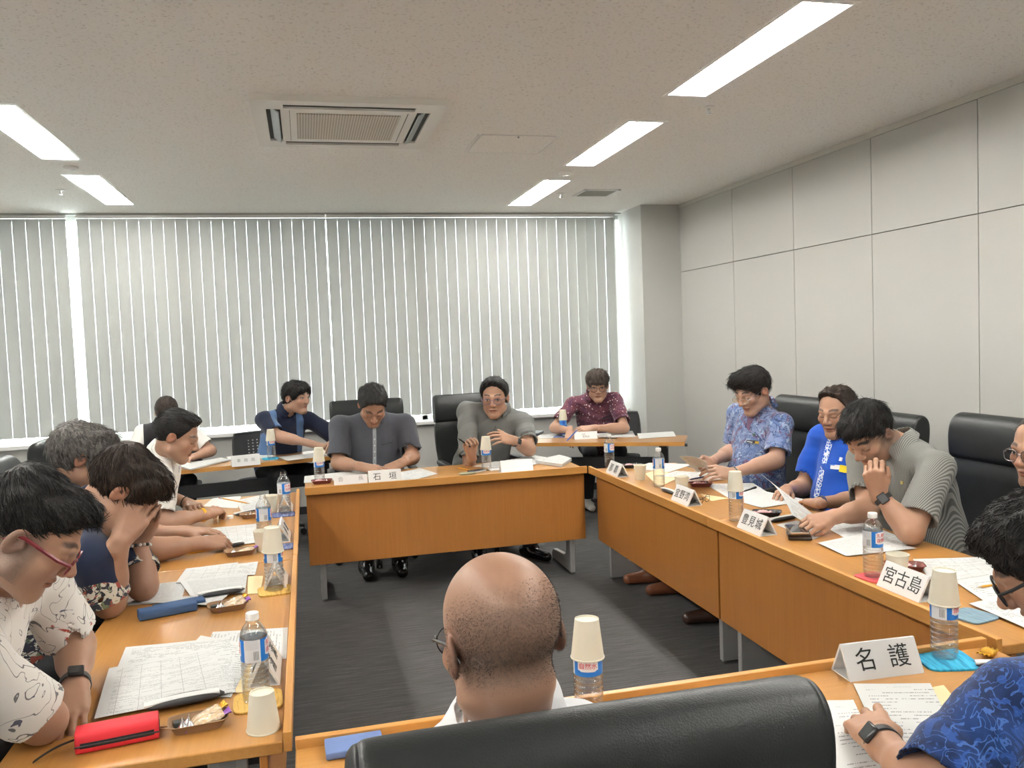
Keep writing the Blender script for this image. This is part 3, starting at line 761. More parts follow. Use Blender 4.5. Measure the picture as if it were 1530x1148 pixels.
def paper_cup(label, p, inverted=False, tilt=0, tiltdir=0, group='cream paper cups'):
    pr_ = paper_cup_mesh()
    mb = MB().lathe(pr_, seg=32, cap0=False, cap1=False)
    if inverted: mb.v = [(v[0], -v[1], .0868-v[2]) for v in mb.v]
    o = mb.build('paper_cup', M_CUP, smooth=50); o.location = p
    if tilt:
        o.rotation_mode = 'QUATERNION'; from mathutils import Quaternion
        o.rotation_quaternion = Quaternion((math.cos(tiltdir), math.sin(tiltdir), 0), tilt)
    return tag(o, label, 'cup', group)
def coaster(label, p, mat, w=.11, ang=0, th=.006):
    o = MB().sell([((0, 0, 0), w/2*.98, w/2*.98), ((0, 0, .001), w/2, w/2), ((0, 0, th-.001), w/2, w/2), ((0, 0, th), w/2*.98, w/2*.98)], (1, 0, 0), (0, 1, 0), 40, 6).build('coaster', mat, smooth=30)
    o.location = p; o.rotation_euler.z = ang; return tag(o, label, 'coaster')
def m_stripe(name, cols, sc, ang=0):
    t = NT(name); x, y, z = t.sep(t.mapping(t.coord(), (sc, sc, sc), (0, 0, ang)))
    n = t.noise(t.mapping(t.coord(), (sc*1.3, sc*.2, 1), (0, 0, ang)), 1, 2)
    t.color(t.ramp(n, [(.35+.3*i/max(1, len(cols)-1), c) for i, c in enumerate(cols)])).pr(rough=.8); t.bump(n, .3, .003); return t.m
M_BAMB = m_stripe('yellow_woven_coaster', [(.62, .36, .06), (.70, .45, .12), (.5, .28, .05)], 60)
M_TEAL = m_stripe('turquoise_woven_coaster', [(.01, .16, .30), (.02, .32, .52), (.05, .4, .6)], 60)
M_NAVY = m_stripe('navy_woven_coaster', [(.04, .06, .16), (.10, .13, .28), (.2, .22, .35)], 60)
CT = .006
def cam_ang(p, off=0): return math.atan2(-p.y, -p.x)+off   # local +x towards the viewer
def P0(x, y, dz=0): p = pz(x, y, TOPZ); return V((p.x, p.y, TOPZ+dz))
# left row
coaster('yellow woven coaster under the unopened bottle at the near left', P0(386, 1050), M_BAMB, .115, .05)
p = P0(384, 1050, CT); water_bottle('unopened bottle of water on a yellow coaster at the near left', p, cam_ang(p, -.15), full=.17)
paper_cup('upside-down paper cup standing on the near left table edge', P0(394, 1090), True)
coaster('yellow woven coaster under the cup-topped bottle of the man covering his face', P0(411, 884), M_BAMB, .115, .1)
p = P0(411, 884, CT); water_bottle('water bottle with a cup over it, by the man covering his face', p, cam_ang(p, -.1))
paper_cup('paper cup over the bottle on the yellow coaster, second from the near left', p+V((0, 0, .136)), True, .03, .5)
coaster('blue grey coaster under the name plate third from the near left', P0(428, 818), M_NAVY, .10, 0)
p = P0(396, 812); water_bottle('capless water bottle behind an upright cup on the left table', p, cam_ang(p), cap=False, full=.158)
paper_cup('upright paper cup before the capless bottle on the left table', P0(393, 823))
coaster('blue grey coaster under the open bottle at the far left seat', P0(424, 770), M_NAVY, .115, .05)
p = P0(426, 769, CT); water_bottle('open water bottle on a blue grey coaster at the far end of the left table', p, cam_ang(p, -.9), cap=False, full=.09)
paper_cup('upright paper cup left of the open bottle at the far left seat', P0(405, 765))
c = MB().lathe([(.0, 0), (.0155, 0), (.0155, .012), (.0145, .0145), (0, .0147)], seg=28, cap0=False, cap1=False).build('bottle_cap', M_WHITEP, smooth=45)
c.location = P0(344, 775); tag(c, 'loose white bottle cap on the left table by the yellow wristband', 'bottle cap')
# front table and window desks
p = P0(478, 722); water_bottle('water bottle with a cup over it at the left end of the front table', p, cam_ang(p, -1.5))
paper_cup('paper cup over the bottle at the left end of the front table', p+V((0, 0, .136)), True, .035, 1)
p = P0(727, 703); water_bottle('water bottle with a cup over it before the man with raised hands', p, cam_ang(p, -1.6))
paper_cup('tilted paper cup over the bottle before the man with raised hands', p+V((0, 0, .136)), True, .04, 1.6)
coaster('turquoise coaster under the bottle on the left window desk', P0(404, 686), M_TEAL, .12, .2)
p = P0(406, 686, CT); water_bottle('water bottle with a cup over it on the left window desk', p, cam_ang(p, -1.4))
paper_cup('paper cup over the bottle on the left window desk', p+V((0, 0, .136)), True, .04, 1)
coaster('dark blue coaster under the deep blue bottle on the right window desk', P0(840, 653), M_NAVY, .14, RA)
p = P0(842, 652, CT)
r = thing('water_bottle', 'deep blue wrapped bottle with a cup over it on the right window desk', 'bottle', p)
MB().lathe([(.028, 0), (.0325, .01), (.0325, .158), (.03, .17), (.018, .19), (.0132, .198), (.0132, .212)], seg=28).build('bottle_body', M_PET, r, smooth=50)
t = NT('sea_blue_wrap'); n = t.noise(t.mapping(t.coord(), (30, 30, 22)), 1, 2, dist=1); t.color(t.ramp(n, [(.35, (.01, .06, .45)), (.5, (.03, .2, .62)), (.62, (.25, .5, .72))])).pr(rough=.3)
MB().lathe([(.0328, .012), (.0329, .014), (.0329, .156), (.0328, .158)], seg=32, cap0=False, cap1=False).build('label', t.m, r, smooth=50)
paper_cup('paper cup over the deep blue bottle on the right window desk', p+V((0, 0, .135)), True, .02, 0)
# right row
p = P0(911, 699); water_bottle('water bottle at the far corner of the right table, nearest the front table', p, cam_ang(p, -.9))
paper_cup('upright paper cup between the two farthest bottles of the right table', P0(957, 717))
p = P0(985, 727); water_bottle('water bottle between two upright cups on the right table', p, cam_ang(p, .0), full=.06)
paper_cup('upright paper cup behind the second name plate of the right table', P0(1019, 736))
p = P0(1100, 778); water_bottle('water bottle with a cup over it in the middle of the right table', p, cam_ang(p, -.55))
paper_cup('paper cup over the bottle in the middle of the right table', p+V((0, 0, .136)), True)
coaster('red coaster under the unopened bottle beside the three-character name plate', P0(1306, 864), m_stripe('red_woven_coaster', [(.45, .04, .05), (.6, .09, .1), (.5, .05, .06)], 60), .10, .2)
p = P0(1305, 863, CT); water_bottle('unopened water bottle beside the three-character name plate on the right table', p, cam_ang(p, -.75), full=.16)
paper_cup('upright paper cup behind the three-character name plate', P0(1341, 866))
coaster('turquoise woven coaster under the bottle at the near right corner', P0(1412, 988), M_TEAL, .135, -.25)
p = P0(1411, 984, CT); water_bottle('water bottle with a cup over it on the turquoise coaster', p, cam_ang(p, -.42), full=.09)
paper_cup('paper cup over the bottle on the turquoise coaster', p+V((0, 0, .136)), True, .025, .8)
coaster('dull blue coaster by the pale papers at the right edge', P0(1452, 922), m_stripe('dull_blue_coaster', [(.12, .2, .26), (.2, .3, .36), (.15, .22, .28)], 60), .11, .2)
coaster('dark coaster under the bottle beside the bald man', V((.575, 1.735, TOPZ)), M_NAVY, .1, .1)
p = V((.575, 1.735, TOPZ+CT)); water_bottle('water bottle with a cup over it beside the bald man', p, cam_ang(p, -1.75))
paper_cup('paper cup over the bottle beside the bald man, above the foreground chair', p+V((0, 0, .136)), True, .03, 2.4)

# ------------------------------------------------------------------ name plates
t = NT('frosted_white_acrylic'); t.color((.76, .76, .745)).pr(rough=.25, trans=.0, sss=.1); t.b.inputs['Subsurface Radius'].default_value = (.01, .01, .01); M_ACRYL = t.m
M_INK = plain('plate_ink_black', (.018, .02, .018), .5, 0); M_INKG = plain('plate_ink_grey', (.30, .30, .30), .5, 0)
def name_plate(label, texts, p, face, L=.195, H=.078, D=.082, sizes=None, ink=None, both=False, group='white tent-shaped name plates'):
    """face: heading (radians) the lettered side looks to; p: middle of the lettered side's lower edge"""
    r = thing('name_plate', label, 'name plate', p, face-(-PI/2), group)
    mb = MB(); h = L/2; o_ = [(0, 0), (D, 0), (D/2+.003, H), (D/2-.003, H)]; i_ = [(.0075, .003), (D-.0075, .003), (D/2, H-.009), (D/2, H-.0088)]
    n = 4; vs = [V((x, y, z)) for x in (-h, h) for y, z in o_]+[V((x, y, z)) for x in (-h, h) for y, z in i_]; fs = []
    for k in range(n):
        k2 = (k+1) % n
        fs += [(k, k2, 4+k2, 4+k), (8+k2, 8+k, 12+k, 12+k2), (k2, k, 8+k, 8+k2), (4+k, 4+k2, 12+k2, 12+k)]
    mb.add(vs, fs); mb.build('plate_body', M_ACRYL, r, bevel=.0015)
    sl = math.atan2(H, D/2-.003)
    Mx = Matrix.Translation((0, (D/2-.003)/2, H/2)) @ Matrix.Rotation(sl, 4, 'X') @ Matrix.Translation((0, 0, .0005))
    if sizes is None: sizes = .05
    for (tx, x, y, sz) in texts:
        vs, fs = text_mesh(tx, sz, .0006)
        m = MB(); m.add([Mx @ (v+V((x, y, 0))) for v in vs], fs); m.build('lettering', ink or M_INK, r)
        if both:
            m2 = MB(); Mz = Matrix.Translation((0, D, 0)) @ Matrix.Rotation(PI, 4, 'Z'); m2.add([Mz @ (Mx @ (v+V((x, y, 0)))) for v in vs], fs); m2.build('lettering', ink or M_INK, r)
    return r
def plate2(a, b, n=.062, sp=.088): return [(a, -sp/2, 0, n), (b, sp/2, 0, n)]
name_plate('name plate with two large characters beside the turquoise coaster', plate2('名', '護', .058, .09), V((1.33, 1.715, TOPZ)), math.radians(-93), L=.20)
name_plate('name plate with three characters on the right table', [('宮', -.058, 0, .058), ('古', 0, 0, .058), ('島', .058, 0, .058)], V((1.782, 2.25, TOPZ)), PI, L=.195)
name_plate('name plate on the right table between the phone and the bottle with a cup', [('豊', -.055, 0, .05), ('見', 0, 0, .05), ('城', .055, 0, .05)], V((1.780, 3.165, TOPZ)), PI, L=.19)
name_plate('name plate on the right table beside the loose glasses', [('宜', -.055, 0, .05), ('野', 0, 0, .05), ('湾', .055, 0, .05)], V((1.775, 3.83, TOPZ)), PI, L=.19)
name_plate('name plate at the far end of the right table', [('那', -.04, 0, .055), ('覇', .04, 0, .055)], V((1.765, 4.76, TOPZ)), PI, L=.19)
name_plate('name plate with two characters standing before the man with the bowed head', plate2('石', '垣', .05, .095), V((.438, 5.115, TOPZ)), -PI/2, L=.20)
name_plate('low name plate with faint characters left of the two-character plate', [('会', -.06, .01, .034), ('長', .06, .01, .034)], V((.232, 5.125, TOPZ)), -PI/2, L=.20, H=.06, D=.07, ink=M_INKG)
name_plate('plain white name plate before the man with raised hands', [], V((1.275, 5.125, TOPZ)), -PI/2, L=.21)
name_plate('name plate beside the bottle at the near left, seen end on', plate2('浦', '添', .05), V((-.102, 2.26, TOPZ)), 0, L=.19, both=True)
name_plate('name plate behind the cup-topped bottle on the left, seen end on', plate2('糸', '満', .05), V((-.102, 3.12, TOPZ)), 0, L=.19, both=True)
name_plate('name plate on the left table beside the upright cup, seen end on', plate2('沖', '縄', .05), V((-.102, 3.86, TOPZ)), 0, L=.19, both=True)
name_plate('name plate behind the open bottle at the far left seat', plate2('南', '城', .05), V((-.102, 4.55, TOPZ)), 0, L=.19, both=True)
name_plate('small-lettered name plate on the left window desk', [('事', -.05, 0, .028), ('務', 0, 0, .028), ('局', .05, 0, .028)], V((-.455, 6.36, TOPZ)), -PI/2+.19, L=.20, ink=M_INKG, D=.06)
q = (pz(860, 657, TOPZ)+pz(893, 656, TOPZ))/2
name_plate('name plate with small print on the right window desk', [('事務局', 0, -.012, .02), ('会長', -.02, .008, .016)], V((q.x, q.y+.01, TOPZ)), -PI/2-.2, L=.19, H=.06, D=.05, ink=M_INKG)

# ------------------------------------------------------------------ snack trays
M_KRAFT = plain('brown_paper_tray', (.26, .15, .075), .7, .1); M_MAROON = plain('dark_red_tray', (.16, .035, .025), .5, .1); M_BLKTRAY = plain('black_tray', (.025, .025, .027), .4)
M_FOIL = plain('silver_foil', (.75, .76, .78), .25, .1, metal=1); M_CHOC = plain('dark_chocolate_wrapper', (.03, .04, .035), .4)
t = NT('clear_snack_wrapper'); n = t.noise(t.coord(), 60, 2); t.color(t.ramp(n, [(.3, (.55, .36, .18)), (.55, (.72, .55, .36)), (.75, (.82, .72, .6))])).pr(rough=.18, spec=.8, coat=.6); t.bump(n, .9, .01); M_WRAP = t.m
M_PURP = plain('purple_wrapper_end', (.30, .10, .45), .3); M_GOLD = plain('gold_wrapper', (.75, .42, .05), .25, .1, metal=.5); M_PINK = plain('pink_wrapper', (.75, .42, .42), .3, .15)
def tray(label, p, ang, mat=None, w=.125, d=.075):
    mb = MB(); n = 32; rings = []
    def ring(a, b, z, e=5):
        return [V((a*math.copysign(abs(math.cos(2*PI*k/n))**(2/e), math.cos(2*PI*k/n)), b*math.copysign(abs(math.sin(2*PI*k/n))**(2/e), math.sin(2*PI*k/n)), z)) for k in range(n)]
    a, b = w/2, d/2
    rings = [ring(a*.8, b*.72, 0), ring(a, b, .022), ring(a+.003, b+.003, .0225), ring(a+.003, b+.003, .0215), ring(a*.97, b*.96, .0195), ring(a*.79, b*.7, .0025)]
    mb.loft(rings, True, True); o = mb.build('snack_tray', mat or M_KRAFT, smooth=40); o.location = p; o.rotation_euler.z = ang
    return tag(o, label, 'tray', 'snack trays on the tables')
def kiss(label, p, s=1, mat=None):
    o = MB().lathe([(.0, 0), (.0105, 0), (.012, .004), (.0105, .009), (.006, .015), (.002, .021), (.0012, .03)], seg=12).build('foil_chocolate', mat or M_FOIL, smooth=25)
    o.location = p; o.scale = (s, s, s); o.rotation_euler = (random.uniform(-.4, .4), random.uniform(-.4, .4), random.uniform(0, 6)); return tag(o, label, 'chocolate', 'foil chocolates in the trays')
def snack(label, p, ang, L=.07, end=None, mat=None, tilt=0):
    r = thing('wrapped_snack', label, 'snack', p, ang, 'wrapped snacks in the trays'); r.rotation_euler.y = -tilt
    secs = [((x*L/2, 0, .011+.001*math.sin(9*x)), .018*(1-.15*abs(x)+.05*math.sin(14*x)), .010*(1-abs(x)**4*.6)) for x in [-1+2*k/10 for k in range(11)]]
    MB().sell(secs, (0, 1, 0), (0, 0, 1), 20, 2.6).build('filling', mat or M_WRAP, r, smooth=60)
    for s in (-1, 1):
        m = MB(); n = 7
        m.loft([[V((s*L/2*1.0+s*e*.016, -.017*(.6+.5*e)+.034*(.6+.5*e)*k/n, .011+(.003*e)*(-1)**k+dz)) for k in range(n+1)]+[V((s*L/2*1.0+s*e*.016, -.017*(.6+.5*e)+.034*(.6+.5*e)*k/n, .0102+(.003*e)*(-1)**k+dz)) for k in range(n, -1, -1)] for e, dz in ((0, 0), (.5, .001), (1, .002))]); m.build('wrapper_end', end or M_PURP, r)
    return r
def tray_set(pix, ang, where, mat=None, rich=True):
    p = P0(*pix); c, s = math.cos(ang), math.sin(ang)
    def L_(x, y, z): return p+V((c*x-s*y, s*x+c*y, z))
    tray('brown snack tray '+where if mat is None else ('dark red snack tray '+where if mat is M_MAROON else 'black snack tray '+where), p, ang, mat)
    if mat is None:
        for k, (x, y) in enumerate([(-.034, -.012), (-.016, -.014), (-.026, .008)][:3 if rich else 2]):
            kiss(('first' if k == 0 else 'second' if k == 1 else 'rear')+' silver foil chocolate in the tray '+where, L_(x, y, .003))
        if rich:
            o = MB().sell([((0, 0, 0), .012, .010), ((0, 0, .010), .0125, .0105), ((0, 0, .012), .011, .009)], (1, 0, 0), (0, 1, 0), 16, 5).build('chocolate_square', M_CHOC, smooth=30)
            o.location = L_(-.041, .014, .005); o.rotation_euler.z = ang; tag(o, 'small dark wrapped square in the tray '+where, 'chocolate')
        snack('long clear-wrapped snack with purple end in the tray '+where, L_(.022, -.008, .005), ang+.15, .072, M_PURP, tilt=.22)
        if rich: snack('second wrapped snack with gold end in the tray '+where, L_(.020, .014, .009), ang+.3, .066, M_GOLD, tilt=.3)
    else:
        snack('pink wrapped snack in the tray '+where, L_(-.018, .0, .005), ang+.2, .045, M_PINK, M_PINK)
        kiss('silver foil chocolate in the tray '+where, L_(.028, -.005, .003), 1.0)
tray_set((297, 1087), .12, 'beside the red pencil case')
tray_set((341, 911), .15, 'beside the blue glasses case')
tray_set((359, 829), .12, 'by the capless bottle', rich=False)
tray_set((378, 773), .1, 'at the far left seat', rich=False)
tray_set((481, 722.5), 0, 'at the left end of the front table', M_MAROON)
tray_set((944, 699), -.3, 'at the far end of the right table', M_BLKTRAY)
tray_set((1047, 727), -.3, 'by the loose glasses on the right table', M_MAROON)
tray_set((1146, 771), -.5, 'behind the name plate by the phone', M_BLKTRAY)
tray_set((1352, 852), -.5, 'behind the cup by the three-character plate', M_MAROON)
o = snack('gold wrapped sweet near the blue floral sleeve at the near right', P0(1477, 981), .4, .025, M_GOLD, M_GOLD)

# ------------------------------------------------------------------ small belongings
M_YEL = plain('pencil_yellow', (.72, .33, .03), .45); M_PW = plain('pencil_wood', (.62, .42, .24), .7); M_LEAD = plain('pencil_lead', (.03, .03, .03), .5); M_FERR = plain('pencil_ferrule', (.6, .6, .62), .3, 0, metal=1); M_ERAS = plain('pencil_eraser', (.62, .30, .30), .7)
def pencil(label, a, b, body=None, z=TOPZ+.0045):
    """a: tip, b: eraser end (world points)"""
    a, b = V(a), V(b); L = (b-a).length; d = (b-a)/L
    r = thing('pencil', label, 'pencil', a, 0, 'pencils')
    w = lambda s: d*(L*s) if s <= 1 else d*s
    MB().cyl(d*.022, d*(L-.018), .0037, seg=6).build('shaft', body or M_YEL, r)
    MB().cyl(d*.005, d*.022, .0009, .0037, 8).build('sharpened_cone', M_PW, r); MB().cyl(d*0, d*.005, .0002, .0009, 6).build('lead', M_LEAD, r)
    MB().cyl(d*(L-.018), d*(L-.008), .0039, seg=10).build('ferrule', M_FERR, r); MB().cyl(d*(L-.008), d*L, .0035, seg=10).build('eraser', M_ERAS, r)
    return r
def pen(label, a, b, r=.0048, mat=None, cat='pen', name='pen'):
    a, b = V(a), V(b); L = (b-a).length; d = (b-a)/L; o = thing(name, label, cat, a)
    MB().lathe([(.0008, 0), (.002, .008), (r, .02), (r, L-.006), (r*.7, L)], (0, 0, 0), 12, d).build('barrel', mat or M_BLACKP, o, smooth=40)
    u, v, w = frame(d); MB().box((-.0015, r-.0005, L*.62), (.0015, r+.002, L-.004), Matrix((u, v, w)).transposed().to_4x4()).build('clip', M_STEEL, o)
    return o
Z4 = TOPZ+.004
pencil('yellow pencil lying below the arm of the grey-haired man on the left', pz(322, 821, Z4), pz(273, 828, Z4))
pencil('orange pencil lying between the red pencil case and the snack tray', pz(252, 1086, Z4), pz(222, 1088, Z4), plain('pencil_orange', (.75, .25, .02), .4))
pencil('yellow pencil at the front table before the man with raised hands', pz(703, 703, Z4), pz(682, 699, Z4))
pencil('yellow pencil on the printed page at the right edge', pz(1458, 878, Z4+.006), pz(1545, 866, Z4+.006))
pen('black pen on the pages before the bright blue shirt', pz(1110, 735, Z4+.002), pz(1130, 728.5, Z4+.002))
pen('dark pen on the right window desk in front of the open pages', pz(903, 655.5, Z4), pz(922, 655, Z4), .006)
pen('blue pen stuck out of the cream slip between cups on the right table', pz(1030, 717, Z4+.009), pz(1060, 711, Z4+.009), .0045, plain('navy_pen', (.03, .05, .14), .4))
# slim black cases with white band
def slim_case(label, a, b, wd=.05, up=0):
    a, b = V(a), V(b); d = b-a; L = d.length; ang = math.atan2(d.y, d.x); r = thing('slim_case', label, 'case', (a+b)/2, ang, 'slim black cases with a white band'); r.location.z = TOPZ+up
    secs = [((x*L/2, wd*.18*(1-x*x), .008), wd/2*math.sqrt(max(.02, 1-abs(x)**2.6)), .008*math.sqrt(max(.05, 1-x**4))) for x in [-1+2*k/16 for k in range(17)]]
    MB().sell(secs, (0, 1, 0), (0, 0, 1), 20, 2.5).build('case_body', M_BLACKP, r, smooth=60)
    b_ = MB(); n = 16; rings = []
    for k in range(n+1):
        x = -1.03+1.9*k/n; hy = wd*.21; cy_ = wd*.18*(1-x*x)
        rings.append([V((x*L/2, cy_-hy, .012)), V((x*L/2, cy_-hy, .0166)), V((x*L/2, cy_, .0178)), V((x*L/2, cy_+hy, .0166)), V((x*L/2, cy_+hy, .012))])
    b_.loft(rings); b_.build('white_band', M_TRIMW, r, smooth=60)
    return r
slim_case('slim black case with white band behind the snack tray at the near left', pz(218, 1068, TOPZ), pz(336, 1044, TOPZ), .062, .0075)
slim_case('slim black case with white band behind the tray by the blue glasses case', pz(297, 898, TOPZ), pz(366, 887, TOPZ), .055, .009)
slim_case('slim black case with white band by the hand of the grey-haired man', pz(320, 824, TOPZ), pz(365, 815, TOPZ), .05, .003)
slim_case('slim black case under the hand of the man with the yellow wristband', pz(350, 772, TOPZ), pz(392, 764, TOPZ), .05)
slim_case('slim black case between name plate and hand of the man holding his chin', pz(1148, 782, TOPZ), pz(1190, 774, TOPZ), .05)
slim_case('slim black case with white band beside the loose second name plate on the right', pz(990, 733, TOPZ), pz(1012, 741, TOPZ), .05)
slim_case('slim dark case with white band peeking out below the blue floral sleeve', pz(1458, 998, TOPZ), pz(1520, 1003, TOPZ), .05)
# red pencil case
a, b = pz(108, 1133, TOPZ), pz(235, 1107, TOPZ); d = b-a; L = d.length; ang = math.atan2(d.y, d.x)
r = thing('pencil_case', 'red zipped pencil case with black strap at the near left corner', 'pencil case', (a+b)/2+V((0, .033, 0)), ang); r.scale = (1, .95, .84)
r.location.z = TOPZ; t = NT('red_fabric'); n = t.voro(t.coord(), 900); t.color((.62, .018, .03)).pr(rough=.6); t.bump(n, .15, .002)
mb = MB(); mb.sell([((x*L/2, 0, .0275), .034*(1-.05*x**8)*(.93 if abs(x) > .99 else 1), .0275*(.86 if abs(x) > .99 else 1)) for x in (-1, -.985, -.93, -.5, 0, .5, .93, .985, 1)], (0, 1, 0), (0, 0, 1), 36, 5)
mb.build('case_body', t.m, r, smooth=60)
mb = MB(); n = 60; pts = []
for k in range(n):
    q = 2*PI*k/n; e = 7; pts.append(((L/2+.0012)*math.copysign(abs(math.cos(q))**(2/e), math.cos(q)), .0353*math.copysign(abs(math.sin(q))**(2/e), math.sin(q))))
mb.loft([[V((x*sx, y*sx, z)) for x, y in pts] for z, sx in ((.017, .985), (.0172, 1), (.031, 1), (.0312, .985))], False, False)
zz = mb.build('zipper_band', plain('black_zip_tape', (.018, .017, .018), .7), r, smooth=40)
MB().tube([(-L/2*x, -.036, .024) for x in (1, .5, 0, -.5, -1)], .0022, 6).build('zipper_teeth', M_BLACKP, zz)
MB().sell([((-L/2-.002-.075*f, -.006-.02*f, .026*(1-f)+.006+.006*math.sin(f*3)), .004+.003*f, .0018+.001*f) for f in [k/8 for k in range(9)]], (.3, .95, 0), (0, 0, 1), 12, 4).build('pull_strap', plain('black_zip_tape', (.02, .02, .02), .7), r, smooth=50)
# blue glasses case with lid ajar
a, b = pz(205, 930, TOPZ), pz(292, 913, TOPZ); d = b-a; L = d.length; ang = math.atan2(d.y, d.x)
t = NT('navy_felt'); n = t.noise(t.coord(), 500, 3); t.color(t.mix(n, (.025, .06, .15), (.06, .115, .23))).pr(rough=.9); t.bump(n, .4, .002); M_FELT = t.m
r = thing('glasses_case', 'navy blue felt glasses case on the left table', 'glasses case', (a+b)/2+V((0, .02, 0)), ang); r.location.z = TOPZ
MB().sell([((x*L/2, 0, .016), .028*(.9 if abs(x) > .99 else 1), .016*(.8 if abs(x) > .99 else 1)) for x in (-1, -.98, -.9, 0, .9, .98, 1)], (0, 1, 0), (0, 0, 1), 32, 4.5).build('lower_shell', M_FELT, r, smooth=60)
MB().sell([((.045+x*L/2*.9, .05, .011), .026*(.9 if abs(x) > .99 else 1), .011*(.8 if abs(x) > .99 else 1)) for x in (-1, -.98, -.9, 0, .9, .98, 1)], (0, 1, 0), (0, 0, 1), 32, 4.5).build('open_lid', M_FELT, r, smooth=60)
# phone on wallet, right table
q = [pz(x, y, TOPZ) for x, y in ((1160, 798), (1186, 788), (1216, 806), (1192, 818))]
c = sum(q, V())/4; ang = math.radians(62)
r = thing('wallet', 'dark brown folded wallet under the phone on the right table', 'wallet', (c.x+.005, c.y-.02, TOPZ), ang)
M_BRN = plain('dark_brown_leather', (.028, .014, .010), .4, .15)
MB().sell([((x*.055, 0, .008), .046, .0075*(.8 if abs(x) > .98 else 1)) for x in (-1, -.97, 0, .97, 1)], (0, 1, 0), (0, 0, 1), 28, 5).build('lower_fold', M_BRN, r, smooth=60)
MB().sell([((x*.052, .003, .021), .044, .0065*(.8 if abs(x) > .98 else 1)) for x in (-1, -.97, 0, .97, 1)], (0, 1, 0), (0, 0, 1), 28, 5).build('upper_fold', M_BRN, r, smooth=60)
r = thing('mobile_phone', 'phone lying face up on the brown wallet', 'phone', (c.x+.0, c.y-.01, TOPZ+.0277), ang+.1)
MB().box((-.073, -.036, 0), (.073, .036, .0082)).build('phone_body', plain('phone_bronze', (.30, .24, .18), .3, 0, metal=.7), r, bevel=.003, bevseg=3)
MB().box((-.070, -.033, .0080), (.070, .033, .0086)).build('screen', plain('phone_glass', (.02, .02, .022), .08, 0), r)
# loose glasses on right table
p = P0(1052, 752)
r = thing('glasses', 'folded black glasses lying behind the second right name plate', 'glasses', p, .6)
mb = MB()
for s in (-1, 1): mb.tube([(s*.033+.024*math.cos(a), 0, .019+.017*math.sin(a)) for a in [2*PI*k/20 for k in range(20)]], .0014, 6, True)
mb.tube([(-.009, 0, .024), (0, -.002, .027), (.009, 0, .024)], .0012, 6); mb.build('rims', M_BLACKP, r, smooth=50)
for s in (-1, 1): MB().tube([(s*.057, 0, .024), (s*.058, .02, .02), (-s*.02, .03+.004*s, .012), (-s*.055, .03+.004*s, .004)], .0014, 6).build('temple', M_BLACKP, r, smooth=50)
# front table odds
p = P0(699, 709.5); o = MB().sell([((x*.055, 0, .008), .022*math.sqrt(max(.05, 1-x*x)), .008*math.sqrt(max(.1, 1-x**4))) for x in [-1+k/6 for k in range(13)]], (0, 1, 0), (0, 0, 1), 18, 3).build('pouch', plain('sage_green_cloth', (.30, .30, .2), .85, .15), smooth=60); o.location = p; tag(o, 'small sage green pouch on the front table edge', 'pouch')
p = P0(712, 705); r = thing('notebook', 'dark notebook lying left of the bottle before the man with raised hands', 'notebook', p, .5)
MB().box((-.05, -.035, 0), (.05, .035, .010)).build('cover', plain('dark_cover', (.03, .032, .045), .5), r, bevel=.002); MB().box((-.048, -.037, .002), (.05, .036, .0085)).build('pages', PAPER['blank'], r)
p = P0(742, 703); r = thing('smartphone', 'pale phone with a white case right of the bottle at the front table', 'phone', p, 0)
MB().box((-.045, -.02, 0), (.045, .06, .008)).build('phone_body', M_WHITEP, r, bevel=.003); MB().box((-.040, .045, .0078), (.040, .058, .0084)).build('camera_bar', plain('slate_blue', (.1, .11, .2), .4), r)
# item on the right window desk behind the gesturing man
p = pz(800, 652, TOPZ); r = thing('laptop', 'closed dark laptop at the left end of the right window desk', 'laptop', (p.x-.06, p.y+.18, TOPZ), RA)
MB().box((-.16, -.11, .0), (.16, .11, .012)).build('base', M_BLACKM, r, bevel=.003); MB().box((-.16, -.11, .0125), (.16, .11, .022)).build('lid', plain('laptop_grey', (.06, .06, .07), .35), r, bevel=.003)
# blue felt pouch on nearest table
q = [pz(x, y, TOPZ) for x, y in ((483, 1108), (535, 1104), (535, 1143), (479, 1139))]; c = sum(q, V())/4
o = MB().sell([((x*.06, 0, .009), .036*(.93 if abs(x) > .98 else 1), .009*(.7 if abs(x) > .98 else 1)) for x in (-1, -.97, 0, .97, 1)], (0, 1, 0), (0, 0, 1), 28, 6).build('pouch', plain('denim_blue_felt', (.13, .19, .38), .95, .2), smooth=60)
o.location = (c.x+.03, c.y, TOPZ); o.rotation_euler.z = .03; tag(o, 'flat denim blue pouch on the nearest table, left of the foreground chair', 'pouch')
